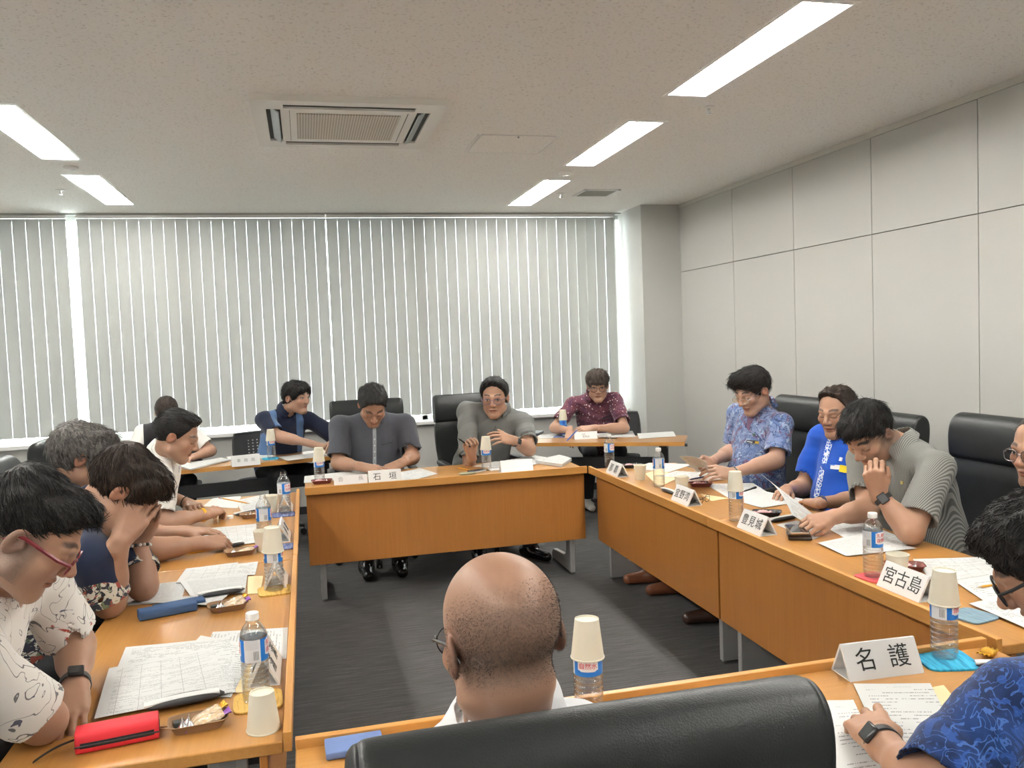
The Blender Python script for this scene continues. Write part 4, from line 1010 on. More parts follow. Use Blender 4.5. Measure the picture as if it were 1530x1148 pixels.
# ------------------------------------------------------------------ implicit-surface bodies
A3 = lambda v: np.array(v, dtype=np.float64)
def nrm(v): v = A3(v); return v/np.linalg.norm(v)
class Field:
    """a list of rounded primitives joined smoothly; meshed with surface nets into one continuous skin"""
    def __init__(s): s.p = []
    def rc(s, a, b, ra, rb, k=.02, op='u', cut=None): s.p.append(('rc', A3(a), A3(b), ra, rb, k, op, cut)); return s
    def el(s, c, r, R=None, k=.02, op='u'): s.p.append(('el', A3(c), A3(r), np.eye(3) if R is None else R, None, k, op, None)); return s
    def pl(s, p, n, k=.005): s.p.append(('pl', A3(p), nrm(n), 0, 0, k, 'i', None)); return s
    def fn(s, f, lo, hi, k=.004, op='u'): s.p.append(('fn', A3(lo), A3(hi), f, None, k, op, None)); return s
    def copy(s): f = Field(); f.p = list(s.p); return f
    def bounds(s):
        lo, hi = A3([9e9]*3), A3([-9e9]*3)
        for p in s.p:
            if p[6] != 'u': continue
            l, h = s._bb(p); lo = np.minimum(lo, l); hi = np.maximum(hi, h)
        return lo, hi
    def _bb(s, p):
        if p[0] == 'rc':
            r = max(p[3], p[4]); return np.minimum(p[1], p[2])-r, np.maximum(p[1], p[2])+r
        if p[0] == 'el':
            e = np.sqrt(((p[3]*p[2][None, :])**2).sum(1)); return p[1]-e, p[1]+e
        if p[0] == 'fn': return p[1], p[2]
        return A3([-9e9]*3), A3([9e9]*3)
    def _d(s, p, X, Y, Z):
        if p[0] == 'rc':
            a, b = p[1], p[2]; ba = b-a; L2 = max(1e-12, ba@ba)
            px_, py_, pz_ = X-a[0], Y-a[1], Z-a[2]
            t = np.clip((px_*ba[0]+py_*ba[1]+pz_*ba[2])/L2, 0, 1)
            d = np.sqrt((px_-t*ba[0])**2+(py_-t*ba[1])**2+(pz_-t*ba[2])**2)-(p[3]+(p[4]-p[3])*t)
            if p[7] is not None:
                c, n = p[7]; d = np.maximum(d, (X-c[0])*n[0]+(Y-c[1])*n[1]+(Z-c[2])*n[2])
            return d
        if p[0] == 'el':
            R = p[3]; px_, py_, pz_ = X-p[1][0], Y-p[1][1], Z-p[1][2]; r = p[2]
            q = [(px_*R[0, i]+py_*R[1, i]+pz_*R[2, i])/r[i] for i in range(3)]
            k0 = np.sqrt(q[0]**2+q[1]**2+q[2]**2); k1 = np.sqrt((q[0]/r[0])**2+(q[1]/r[1])**2+(q[2]/r[2])**2)
            return k0*(k0-1)/np.maximum(k1, 1e-9)
        if p[0] == 'pl': return (X-p[1][0])*p[2][0]+(Y-p[1][1])*p[2][1]+(Z-p[1][2])*p[2][2]
        return p[3](X, Y, Z)
    def grid(s, lo, hi, h, disp=None):
        n = np.maximum(2, np.ceil((hi-lo)/h).astype(int)+1); ax = [lo[i]+h*np.arange(n[i]) for i in range(3)]
        F = np.full(tuple(n), .5, dtype=np.float32)
        for p in s.p:
            l, u = s._bb(p); m = p[5]+.03 if p[6] == 'u' else p[5]+.012
            i0 = [int(np.clip(np.searchsorted(ax[i], l[i]-m), 0, n[i])) for i in range(3)]
            i1 = [int(np.clip(np.searchsorted(ax[i], u[i]+m), 0, n[i])) for i in range(3)]
            if min(b-a for a, b in zip(i0, i1)) <= 0: continue
            sl = tuple(slice(a, b) for a, b in zip(i0, i1))
            X = ax[0][sl[0]][:, None, None].astype(np.float32); Y = ax[1][sl[1]][None, :, None].astype(np.float32); Z = ax[2][sl[2]][None, None, :].astype(np.float32)
            d = s._d(p, X, Y, Z); f = F[sl]; k = max(p[5], 1e-5)
            if p[6] == 'u':
                hh = np.maximum(k-np.abs(f-d), 0)/k; F[sl] = np.minimum(f, d)-hh*hh*k*.25
            else:
                if p[6] == 's': d = -d
                hh = np.maximum(k-np.abs(f-d), 0)/k; F[sl] = np.maximum(f, d)+hh*hh*k*.25
        if disp is not None:
            X, Y, Z = np.meshgrid(*[a.astype(np.float32) for a in ax], indexing='ij', sparse=True)
            near = np.abs(F) < .03; G = disp(X, Y, Z); F = np.where(near, F+G, F)
        return F
    def mesh(s, lo, hi, h, disp=None, smooth=1):
        return snet(s.grid(lo, hi, h, disp), lo, h, smooth)
_E = [((0,0,0),(1,0,0)),((0,1,0),(1,1,0)),((0,0,1),(1,0,1)),((0,1,1),(1,1,1)),((0,0,0),(0,1,0)),((1,0,0),(1,1,0)),((0,0,1),(0,1,1)),((1,0,1),(1,1,1)),((0,0,0),(0,0,1)),((1,0,0),(1,0,1)),((0,1,0),(0,1,1)),((1,1,0),(1,1,1))]
def snet(F, lo, h, smooth=1):
    S = F < 0; c = np.zeros(tuple(x-1 for x in F.shape), np.int8)
    for dx in (0, 1):
        for dy in (0, 1):
            for dz in (0, 1): c += S[dx:S.shape[0]-1+dx, dy:S.shape[1]-1+dy, dz:S.shape[2]-1+dz]
    idx = np.argwhere((c > 0) & (c < 8))
    if len(idx) == 0: return np.zeros((0, 3)), np.zeros((0, 4), int)
    acc = np.zeros((len(idx), 3)); cnt = np.zeros(len(idx)); i, j, k = idx.T
    for a, b in _E:
        fa = F[i+a[0], j+a[1], k+a[2]]; fb = F[i+b[0], j+b[1], k+b[2]]; m = (fa < 0) != (fb < 0)
        t = np.where(m, fa/np.where(m, fa-fb, 1), 0)
        for q in range(3): acc[:, q] += np.where(m, a[q]+(b[q]-a[q])*t, 0)
        cnt += m
    v = lo[None, :]+h*(idx+acc/cnt[:, None])
    ids = np.full(c.shape, -1, np.int32); ids[i, j, k] = np.arange(len(idx)); faces = []
    for ax in range(3):
        u, w = (ax+1) % 3, (ax+2) % 3
        s0 = [slice(None)]*3; s1 = [slice(None)]*3; s0[ax] = slice(0, -1); s1[ax] = slice(1, None)
        e = np.argwhere(S[tuple(s0)] != S[tuple(s1)])
        ok = (e[:, u] >= 1) & (e[:, w] >= 1) & (e[:, u] < c.shape[u]) & (e[:, w] < c.shape[w]); e = e[ok]
        q = []
        for du, dw in ((1, 1), (0, 1), (0, 0), (1, 0)):
            cc = e.copy(); cc[:, u] -= du; cc[:, w] -= dw; q.append(ids[cc[:, 0], cc[:, 1], cc[:, 2]])
        q = np.stack(q, 1); ins = S[e[:, 0], e[:, 1], e[:, 2]]; q[~ins] = q[~ins][:, ::-1]; faces.append(q)
    f = np.concatenate(faces); f = f[(f >= 0).all(1)]
    for _ in range(smooth):
        A = np.zeros_like(v); n = np.zeros(len(v))
        for a in range(4):
            for b in ((a+1) % 4, (a+3) % 4):
                np.add.at(A, f[:, a], v[f[:, b]]); np.add.at(n, f[:, a], 1)
        n[n == 0] = 1; B = A/n[:, None]; bad = (A == 0).all(1); B[bad] = v[bad]; v = v*.5+B*.5
    return v, f
def np_mesh(name, v, f, mats, parent=None, attrs=None):
    me = bpy.data.meshes.new(name); nv, nf = len(v), len(f)
    me.vertices.add(nv); me.vertices.foreach_set('co', np.ascontiguousarray(v, dtype=np.float32).ravel())
    me.loops.add(nf*4); me.loops.foreach_set('vertex_index', np.ascontiguousarray(f, dtype=np.int32).ravel())
    me.polygons.add(nf); me.polygons.foreach_set('loop_start', np.arange(0, nf*4, 4, dtype=np.int32))
    me.polygons.foreach_set('use_smooth', np.ones(nf, dtype=bool))
    me.update(calc_edges=True); me.validate()
    if not isinstance(mats, (list, tuple)): mats = [mats]
    for m in mats: me.materials.append(m)
    for k, a in (attrs or {}).items():
        at = me.attributes.new(k, 'FLOAT_COLOR', 'POINT'); at.data.foreach_set('color', np.ascontiguousarray(a, dtype=np.float32).ravel())
    o = bpy.data.objects.new(name, me); COL.objects.link(o)
    if parent: o.parent = parent
    return o
def join_meshes(parts):
    vs, fs, o = [], [], 0
    for v, f in parts: vs.append(v); fs.append(f+o); o += len(v)
    return np.concatenate(vs), np.concatenate(fs)

def skin_mat(name, c, stub=(.135, .102, .082)):
    t = NT(name); at = t.node('ShaderNodeAttribute'); at.attribute_name = 'feat'
    sp = t.node('ShaderNodeSeparateColor'); t.link(at.outputs['Color'], sp.inputs[0]); r, g, b = sp.outputs
    at2 = t.node('ShaderNodeAttribute'); at2.attribute_name = 'feat2'; sp2 = t.node('ShaderNodeSeparateColor'); t.link(at2.outputs['Color'], sp2.inputs[0])
    n = t.noise(t.coord(), 18, 4); n2 = t.noise(t.coord(), 700, 2)
    base = t.mix(n, tuple(x*y for x, y in zip(c, (.93, .88, .86))), tuple(min(1, x*y) for x, y in zip(c, (1.04, 1.07, 1.07))))
    base = t.mix(t.math('MULTIPLY', sp2.outputs[1], .5), base, (c[0]*.95, c[1]*.62, c[2]*.55))   # ruddy ears, nose, knuckles
    base = t.mix(t.math('MULTIPLY', r, .75), base, (c[0]*.78, c[1]*.46, c[2]*.44))
    base = t.mix(t.math('MULTIPLY', b, t.ramp(n2, [(.35, .55), (.6, 1)])), base, stub)
    base = t.mix(sp2.outputs[0], base, (.50, .47, .44)); base = t.mix(g, base, (.018, .014, .012))
    t.color(base).pr(rough=.46, spec=.4, sss=.06); t.b.inputs['Subsurface Radius'].default_value = (.012, .005, .003)
    t.bump(t.noise(t.coord(), 260, 3), .12, .002); return t.m
SK = {k: skin_mat('skin_'+k, c) for k, c in dict(fair=(.43, .262, .186), warm=(.385, .222, .147), tan=(.33, .185, .120), pale=(.47, .30, .22)).items()}
def hair_mat(name, c0, c1, rough=.5):
    t = NT(name); n = t.noise(t.mapping(t.coord(), (70, 70, 24)), 1, 4, dist=1.2); t.color(t.ramp(n, [(.35, c0), (.65, c1)])).pr(rough=rough, spec=.25)
    t.bump(t.noise(t.mapping(t.coord(), (420, 420, 90)), 1, 3, dist=.8), .6, .004); return t.m
HR = dict(black=hair_mat('black_hair', (.007, .006, .006), (.02, .018, .017)), brown=hair_mat('dark_brown_hair', (.012, .008, .006), (.045, .028, .02)),
          grey=hair_mat('grey_hair', (.055, .05, .046), (.22, .205, .19), .5), ash=hair_mat('ash_brown_hair', (.03, .022, .018), (.10, .075, .062)), salt=hair_mat('greying_hair', (.05, .045, .04), (.16, .145, .13)))

def rotz_face(az, pitch=0, roll=0):
    """columns right, forward, up of a head looking along azimuth az (degrees), nodding down by pitch"""
    a, p, r = map(math.radians, (az, pitch, roll))
    f = A3((math.cos(a)*math.cos(p), math.sin(a)*math.cos(p), -math.sin(p))); rt = A3((math.sin(a), -math.cos(a), 0))
    u = np.cross(rt, f); rt2 = rt*math.cos(r)+u*math.sin(r); u2 = np.cross(rt2, f)
    return np.stack([rt2, f, u2], 1)

def hand(F, W, d, n, side, s=1.0, curl=(20, 25, 15), spread=5, thumb=(0, 0, 0), curls=None):
    W = A3(W); d = nrm(d); n = A3(n); n = nrm(n-d*(n@d)); t = np.cross(n, d)*(1 if side == 'R' else -1)
    P = lambda x, y, z: W+s*(t*x+d*y+n*z)
    F.rc(P(.009, -.03, 0), P(.012, .03, -.002), .0215*s, .020*s, .012); F.rc(P(-.009, -.03, 0), P(-.012, .03, -.002), .021*s, .018*s, .012)
    kn = [(.031, .088), (.0105, .094), (-.010, .089), (-.028, .079)]
    for (x, y) in kn: F.rc(P(x*.55, .018, -.003), P(x, y, 0), .0155*s, .0112*s, .012)
    F.el(P(.0, .05, -.004), A3((.038, .042, .014))*s, np.stack([t, d, n], 1), .01)
    F.rc(P(.016, .012, -.010), P(.036, .043, -.014), .0165*s, .0135*s, .012)
    seg = [(.041, .025, .020), (.046, .029, .021), (.042, .027, .020), (.033, .020, .018)]
    for i, ((x, y), L) in enumerate(zip(kn, seg)):
        c = curl if curls is None else curls[i]; a = 0; p = P(x, y, 0); sp = math.radians(spread*(1.2-.85*i)); r0 = (.0093, .0095, .009, .0078)[i]*s
        for j in range(3):
            a += math.radians(c[j]); dd = d*math.cos(a)*math.cos(sp)+t*math.sin(sp)*math.cos(a)-n*math.sin(a)
            q = p+dd*L[j]*s; F.rc(p, q, r0*(1-.09*j), r0*(1-.09*(j+1)), .0035); p = q
    ta, tb, tc = thumb; b0 = P(.030, .036, -.012); b1 = P(.050-ta*.012, .060+ta*.004, -.016-tb*.014); b2 = P(.060-ta*.030-tc*.012, .086, -.022-tb*.026)
    F.rc(b0, b1, .0128*s, .0105*s, .006); F.rc(b1, b2, .0105*s, .0082*s, .004)
    return P

def ik(S, W, l1, l2, hint):
    S, W = A3(S), A3(W); d = W-S; L = np.linalg.norm(d); L = min(L, (l1+l2)*.999); dd = d/np.linalg.norm(d)
    a = (l1*l1-l2*l2+L*L)/(2*L); h = math.sqrt(max(0, l1*l1-a*a)); hh = A3(hint); hh = hh-dd*(hh@dd); hh = nrm(hh)
    return S+dd*a+hh*h

def face_feats(q, o):
    """q: head-local vertex positions -> two colour arrays (lip, dark, stubble), (eye white, ruddy)"""
    x, y, z = q.T; ax_ = np.abs(x); fr = np.clip((y-.045)/.02, 0, 1)
    sm = lambda v: np.clip(v, 0, 1)
    lip = sm(2.2*(1-(x/.026)**2-((z+.0645)/.0105)**2))*fr*(y > .06)
    dark = sm(1.6-np.abs(z+.0640-.0015*np.cos(x*90))/.0017)*(ax_ < .024)*(y > .06)*.75
    bz = .026+.0065*(1-((ax_-.034)/.022)**2); brow = sm(1.6-np.abs(z-bz)/.0042)*sm((ax_-.012)/.004)*sm((.055-ax_)/.006)*fr*o.get('brow', .85)
    ey = ((ax_-.032)/.0145)
    white = np.zeros(len(q))
    if o.get('eyes', 'down') == 'down':
        lz = -.0035-.0035*(1-ey**2); lash = sm(1.7-np.abs(z-lz)/.0016)*(np.abs(ey) < 1.08)*fr*.9
    else:
        hgt = .0044; e2 = ey**2+((z-.002)/hgt)**2; white = sm(3*(1-e2))*fr
        iris = sm(4*(1-((ax_-.032+(.004*o.get('gaze', 0))*np.sign(x))**2+(z-.002)**2)/.0050**2))*white
        lash = np.maximum(iris, sm(1.7-np.abs(z-.0022-hgt*np.sqrt(np.clip(1-ey**2, 0, 1)))/.0015)*(np.abs(ey) < 1.1)*fr)
        lash = np.maximum(lash, .35*sm(1.7-np.abs(z-.0015+hgt*np.sqrt(np.clip(1-ey**2, 0, 1)))/.0012)*(np.abs(ey) < 1.0)*fr)
    nos = sm(1.5-np.sqrt((ax_-.0075)**2+(z+.0405)**2)/.0035)*(y > .085)*.7
    dark = np.maximum.reduce([dark, brow, lash, nos])
    stub = sm((-.035-z)/.02)*sm((y+.01)/.03)*o.get('stubble', .10)*(1-lip)
    bz_ = o.get('buzz')
    if bz_ is not None: stub = np.maximum(stub, bz_(x, y, z))
    rud = np.maximum(sm((ax_-.072)/.006)*(np.abs(z+.006) < .04)*(np.abs(y+.0) < .03), sm(1-np.sqrt((x/.02)**2+((z+.03)/.018)**2))*(y > .09)*.7)
    rud = np.maximum(rud, .45*sm(1.4-np.sqrt(((ax_-.042)/.026)**2+((z+.025)/.026)**2))*fr)
    one = np.ones(len(q)); return np.stack([lip, dark, stub, one], 1), np.stack([white, rud, 0*one, one], 1)

def head_prims(F, Hc, R, s, N, o):
    L = lambda x, y, z: Hc+s*(R @ A3((x, y, z)))
    E = lambda c, r, k, op='u', rot=None: F.el(L(*c), A3(r)*s, R if rot is None else R @ rot, k, op)
    wd = o.get('wide', 1.0)
    F.rc(L(0, -.030, -.055), N, .052*s*o.get('neck', 1), .051*s*o.get('neck', 1), .03)
    E((0, -.014, .034), (.0765*wd, .096, .084), .02); E((0, .028, -.030), (.064*wd, .064, .083), .03)
    for q in (-1, 1):
        F.rc(L(q*.048*wd, .004, -.068), L(q*.014, .060, -.100), .024*s, .020*s, .025)
        E((q*.041*wd, .060, -.022), (.024, .022, .020), .02)
    F.rc(L(-.010, .068, -.101), L(.010, .068, -.101), .0185*s, .0185*s, .02)
    F.rc(L(-.038, .074, .021), L(-.006, .083, .017), .011*s, .011*s, .016); F.rc(L(.038, .074, .021), L(.006, .083, .017), .011*s, .011*s, .016)
    for q in (-1, 1):
        E((q*.031, .103, .001), (.016, .016, .012), .012, 's')
        E((q*.032, .0745, .001), (.0148, .0135, .0125), .004)
    F.rc(L(0, .083, .012), L(0, .1085, -.027), .0075*s, .0115*s, .010); F.el(L(0, .1085, -.030), A3((.0125, .0115, .010))*s, R, .006)
    for q in (-1, 1): F.el(L(q*.0135, .097, -.034), A3((.0088, .011, .0085))*s, R, .005)
    E((0, .084, -.0585), (.0235, .0125, .0068), .005); E((0, .082, -.0705), (.0200, .0125, .0078), .005)
    F.rc(L(-.021, .0985, -.0642), L(.021, .0985, -.0642), .0022*s, .0022*s, .003, 's')
    for q in (-1, 1):
        c, sn = math.cos(q*.35), math.sin(q*.35); Rz = A3([[c, sn, 0], [-sn, c, 0], [0, 0, 1]]).T
        tl = math.radians(12); Rx = A3([[1, 0, 0], [0, math.cos(tl), math.sin(tl)], [0, -math.sin(tl), math.cos(tl)]])
        E((q*.0785*wd, -.012, -.004), (.0085, .0195, .031), .006, 'u', Rz @ Rx)
        E((q*.0875*wd, -.007, -.001), (.0075, .0105, .019), .005, 's', Rz @ Rx)
        E((q*.0755*wd, .004, -.008), (.005, .006, .008), .004)
    return L

def hair_field(L, R, s, o):
    """hair volume as skull shell plus style lumps, trimmed along hairline, nape and round the ears"""
    F = Field(); E = lambda c, r, k=.02, op='u': F.el(L(*c), A3(r)*s, R, k, op); wd = o.get('wide', 1.0)
    D = lambda v: R @ nrm(v)
    th = o.get('thick', .008)
    E((0, -.016, .036), (.0765*wd+th, .096+th, .084+th))
    for c, r in o.get('lumps', []): E(c, r, .018)
    hy, hz = o.get('line', (.078, .070)); ty, tz = o.get('temple', (.024, -.012))
    dy, dz = hy-ty, hz-tz; F.pl(L(0, hy, hz), D((0, dz, -dy)), .008)
    ny, nz = o.get('nape', (-.09, -.052)); sz_ = o.get('side', -.022); F.pl(L(0, .02, sz_), D((0, -(nz-sz_), ny-.02)), .006)
    for q in (-1, 1): E((q*.088*wd, .0, -.012), (.022, o.get('eary', .021), .036), .006, 's')
    for c, r in o.get('cuts', []): E(c, r, .012, 's')
    for c, r in o.get('fringe', []): E(c, r, .012)
    for a, b, ra, rb in o.get('locks', []): F.rc(L(*a), L(*b), ra*s, rb*s, .010)
    return F
def strands(v, f, L, R, s, Hc, o, n, seed):
    """short combed locks standing slightly off the hair surface"""
    rs = np.random.RandomState(seed); nf = rs.randint(0, len(f), n); p = v[f[nf]].mean(1)
    e1 = v[f[nf][:, 1]]-v[f[nf][:, 0]]; e2 = v[f[nf][:, 3]]-v[f[nf][:, 0]]; nn = np.cross(e1, e2); nn /= np.maximum(1e-9, np.linalg.norm(nn, axis=1))[:, None]
    wh = L(*o.get('whorl', (0, -.06, .10))); cd = R @ A3(o.get('comb', (0, .6, -.3)))
    d = (p-wh); d /= np.maximum(1e-6, np.linalg.norm(d, axis=1))[:, None]; d = d*o.get('radial', .8)+cd[None, :]*.8+rs.normal(0, o.get('mess', .18), (n, 3))
    d -= nn*(d*nn).sum(1)[:, None]; d /= np.maximum(1e-6, np.linalg.norm(d, axis=1))[:, None]
    Ln = o.get('slen', .035)*s*rs.uniform(.5, 1.1, n)[:, None]; r0 = o.get('srad', .0016)*s; lift = o.get('lift', .25)
    sd = np.cross(d, nn); V_, F_ = [], []; m = 5
    for k in range(m):
        t = k/(m-1); c = p-nn*.001+d*Ln*t+nn*(Ln*(lift*t*(1-t*o.get('droop', .9)))); r = r0*(1-t)**.7+.0001
        V_ += [c+sd*r, c+nn*r*.9, c-sd*r]
    W = np.stack(V_, 1).reshape(n*m*3, 3); base = np.arange(n)*m*3
    for k in range(m-1):
        for a in range(3):
            b = (a+1) % 3; F_.append(np.stack([base+k*3+a, base+k*3+b, base+k*3+3+b, base+k*3+3+a], 1))
    return W, np.concatenate(F_)

def glasses_mesh(par, L, R, s, o):
    g = o; mb = MB(); mat = [g['mat'], M_LENS]
    w, h, yy, zz, e = g.get('w', .0245), g.get('h', .018), g.get('y', .104), g.get('z', -.004), g.get('e', 2.6)
    rr = g.get('r', .0016)*s; P = lambda x, y, z: V(L(x, y, z))
    def bow(x): return yy-.10*max(0, abs(x)-.008)**1*.35
    for q in (-1, 1):
        pts = []
        for k in range(26):
            a = 2*PI*k/26; cx_ = math.copysign(abs(math.cos(a))**(2/e), math.cos(a)); sz_ = math.copysign(abs(math.sin(a))**(2/e), math.sin(a))
            x = q*.033+w*cx_; pts.append(P(x, bow(x), zz+h*sz_))
        mb.tube(pts, rr*(.7 if g.get('half') else 1), 6, True, 0)
        if g.get('half'): mb.tube([pts[k] for k in range(0, 14)], rr*1.6, 6, False, 0)
        x = q*(.033+w); hinge = P(x, bow(x), zz+h*.45)
        mb.tube([hinge, P(q*.071, .075, zz+h*.5), P(q*.0795*1.02, .0, .010), P(q*.080, -.018, .006), P(q*.077, -.034, -.012)], [rr*1.5*g.get('temple', 1)]*3+[rr*1.2, rr], 6, False, 0)
    mb.tube([P(-.009, yy-.001, zz+.004), P(0, yy+.002, zz+.007), P(.009, yy-.001, zz+.004)], rr, 6, False, 0)
    gl = mb.build('glasses', [g['mat'], g['mat']], par, smooth=50)
    for q in (-1, 1):
        m = MB(); pts = []
        for k in range(26):
            a = 2*PI*k/26; cx_ = math.copysign(abs(math.cos(a))**(2/e), math.cos(a)); sz_ = math.copysign(abs(math.sin(a))**(2/e), math.sin(a))
            x = q*.033+w*cx_; pts.append((x, zz+h*sz_))
        m.loft([[P(x, bow(x)-dy, z) for x, z in pts] for dy in (.0006, -.0006)]); m.build('lens', M_LENS, gl)
    return gl
M_LENS = clear_mat('spectacle_lens', (.97, .975, .98), .02, .35)

def cloth_disp(seed, amp=.0028, fr=1.0):
    rs = np.random.RandomState(seed); W = [(rs.normal(0, 1, 3), rs.uniform(0, 6.28)) for _ in range(5)]
    def f(X, Y, Z):
        u = np.sin(9*fr*(X*W[0][0][0]+Y*W[0][0][1]+Z*W[0][0][2])+W[0][1]); v = np.sin(11*fr*(X*W[1][0][0]+Y*W[1][0][1]+Z*W[1][0][2])+W[1][1])
        a = np.sin(26*fr*(X*W[2][0][0]+Y*W[2][0][1]+Z*W[2][0][2]*1.3)+2.2*u+1.4*v)
        b = np.sin(17*fr*(X*W[3][0][0]+Y*W[3][0][1]+Z*W[3][0][2])+1.8*v+W[3][1])
        return (amp*(a*np.abs(a)*.7+b*.6)).astype(np.float32)
    return f
def strap_ring(name, parent, c, axis, r, w, mat, th=.0025, flat=None):
    u, v, x = frame(V(axis)); mb = MB(); n = 32; rings = []
    for rr, zz in ((r, -w/2), (r+th, -w/2+.001), (r+th, w/2-.001), (r, w/2)):
        rings.append([V(c)+u*(rr*math.cos(2*PI*k/n))+v*(rr*math.sin(2*PI*k/n))*(flat or 1)+x*zz for k in range(n)])
    mb.loft(rings+[rings[0]], False, False); return mb.build(name, mat, parent, smooth=40)

def person(name_label, cat_group, S):
    """S: pelvis, neck (base), head (centre), face (az, pitch, roll), body (heading), arms {'R','L'}: wrist, elbow or hint, hand; legs"""
    s = S.get('s', 1.0); Pv, N, Hc = A3(S['pelvis']), A3(S['neck']), A3(S['head']); hs = S.get('hs', s)
    _dv = N-Hc; _ln = np.linalg.norm(_dv); _mx = S.get('nl', .172)*S.get('hs', S.get('s', 1.0))
    if _ln > _mx: print('neck', name_label[:40], round(_ln, 3), '>', round(_mx, 3)); N = Hc+_dv*_mx/_ln
    root = thing('person', name_label, 'person', (Pv[0], Pv[1], 0), 0, cat_group); O = A3((Pv[0], Pv[1], 0))
    a = math.radians(S['body']); f0 = A3((math.cos(a), math.sin(a), 0)); rt = A3((math.sin(a), -math.cos(a), 0))
    ls = math.radians(S.get('twist', 0)); rt = rt*math.cos(ls)+f0*math.sin(ls)
    u = nrm(N-Pv); rt = nrm(rt-u*(rt@u)); fw = np.cross(u, rt); B = np.stack([rt, fw, u], 1)
    T = lambda f: Pv+(N-Pv)*f
    sw = S.get('sw', .185)*s; bl = S.get('belly', 1.0)*s; shp = S.get('shrug', 0)
    SR = T(.90)+rt*sw+u*shp*s+fw*S.get('roundR', .02); SL = T(.90)-rt*sw+u*shp*s+fw*S.get('roundL', .02)
    if 'SL' in S: SL = A3(S['SL'])
    if 'SR' in S: SR = A3(S['SR'])
    R = rotz_face(*S['face']); ho = S.get('hairo', {}); fo = S.get('feat', {})
    up, fo_l = .29*s, .255*s
    arms = {}
    for sd, Sh in (('R', SR), ('L', SL)):
        am = S[sd]; W = A3(am['w']); El = A3(am['e']) if 'e' in am else ik(Sh, W, up, fo_l, am.get('hint', (0, 0, -1)))
        arms[sd] = (Sh, El, W, am)
    # ---- skin
    F = Field()
    F.el(T(.12), A3((.165*bl, .125*bl, .13*s)), B, .03).el(T(.40), A3((.155*bl, .118*bl, .16*s)), B, .05).el(T(.70), A3((.168*s, .112*s, .16*s)), B, .05)
    for Sh in (SR, SL): F.rc(T(.945), Sh, .05*s, .05*s, .04)
    boxes = []
    for sd, (Sh, El, W, am) in arms.items():
        F.rc(Sh, El, .050*s, .041*s, .03); F.rc(El, W, .041*s, .0265*s, .02); F.rc(El+(W-El)*.12, El+(W-El)*.42, .043*s, .038*s, .03)
        d = A3(am['d']) if 'd' in am else W-El
        if am.get('hand', True):
            hand(F, W, d, am.get('n', (0, 0, 1)), sd, s*am.get('hs', 1.0), am.get('curl', (18, 24, 14)), am.get('spread', 5), am.get('thumb', (.3, .2, 0)), am.get('curls'))
            c = W+nrm(d)*.085*s; boxes.append((c-.125*s, c+.125*s, S.get('hh', .003)))
    L = head_prims(F, Hc, R, hs, N, fo)
    boxes.insert(0, (Hc-.150*hs-A3((0, 0, .02)), Hc+.150*hs, S.get('hg', .003)))
    lo, hi = F.bounds(); h0 = .008; lo -= .02; hi += .02
    parts = []; v, f = F.mesh(lo, hi, h0)
    keep = np.ones(len(f), bool); fc = v[f].mean(1)
    for l, q, h in boxes: keep &= ~((fc > l+h0*.6) & (fc < q-h0*.6)).all(1)
    parts.append((v, f[keep]))
    for i, (l, q, h) in enumerate(boxes):
        v2, f2 = F.mesh(l, q, h)
        if not len(v2): continue
        fc = v2[f2].mean(1); k2 = np.ones(len(f2), bool)
        for l3, q3, h3 in boxes[:i]: k2 &= ~((fc > l3+h3) & (fc < q3-h3)).all(1)
        parts.append((v2, f2[k2]))
    v, f = join_meshes(parts)
    q = (v-Hc) @ R/hs; near = (np.abs(q) < .16).all(1); a1 = np.tile(A3((0, 0, 0, 1)), (len(v), 1)); a2 = a1.copy()
    b1, b2 = face_feats(q[near], fo); a1[near] = b1; a2[near] = b2
    np_mesh('body', v-O, f, SK[S.get('skin', 'warm')], root, {'feat': a1, 'feat2': a2})
    # ---- hair
    Lo = lambda x, y, z: L(x, y, z)
    if S.get('hair'):
        HF = hair_field(L, R, hs, ho); lo, hi = HF.bounds(); rs = np.random.RandomState(S.get('seed', 1)); wv = ho.get('wave', .0016); fr = ho.get('wfreq', 160)
        wh = L(*ho.get('whorl', (0, -.06, .10))); cdir = R @ nrm(ho.get('comb', (0, .6, -.3))); sdir = np.cross(cdir, R[:, 2]); sdir = nrm(sdir if np.linalg.norm(sdir) > 1e-3 else R[:, 0])
        def hd(X, Y, Z):
            sx = (X-Hc[0])*sdir[0]+(Y-Hc[1])*sdir[1]+(Z-Hc[2])*sdir[2]; sy = (X-Hc[0])*cdir[0]+(Y-Hc[1])*cdir[1]+(Z-Hc[2])*cdir[2]
            return (wv*(np.sin(fr*sx+5*np.sin(22*sy))+.7*np.sin(fr*.43*sx+13+4*np.sin(31*sy+1)))).astype(np.float32)
        v, f = HF.mesh(lo-.015, hi+.015, S.get('hairg', .0035), hd)
        ps = [(v, f)]
        if ho.get('n', 0): ps.append(strands(v, f, L, R, hs, Hc, ho, ho['n'], S.get('seed', 1)))
        v, f = join_meshes(ps); np_mesh('hair', v-O, f, HR[S['hair']], root)
    if S.get('glasses'):
        g = glasses_mesh(root, lambda x, y, z: L(x, y, z)-O, R, hs, S['glasses'])
    # ---- shirt
    F = Field(); iv = .014*s
    F.el(T(.02), A3((.185*bl, .150*bl, .13*s)), B, .03).el(T(.18)+fw*.012*bl, A3((.178*bl+iv*.3, .140*bl+iv*.4, .15*s)), B, .05).el(T(.42), A3((.165*bl+iv*.3, .127*bl+iv*.3, .17*s)), B, .06).el(T(.70), A3((.174*s+iv*.3, .118*s+iv*.3, .165*s)), B, .06)
    for Sh in (SR, SL): F.rc(T(.96), Sh, .056*s, .058*s, .05)
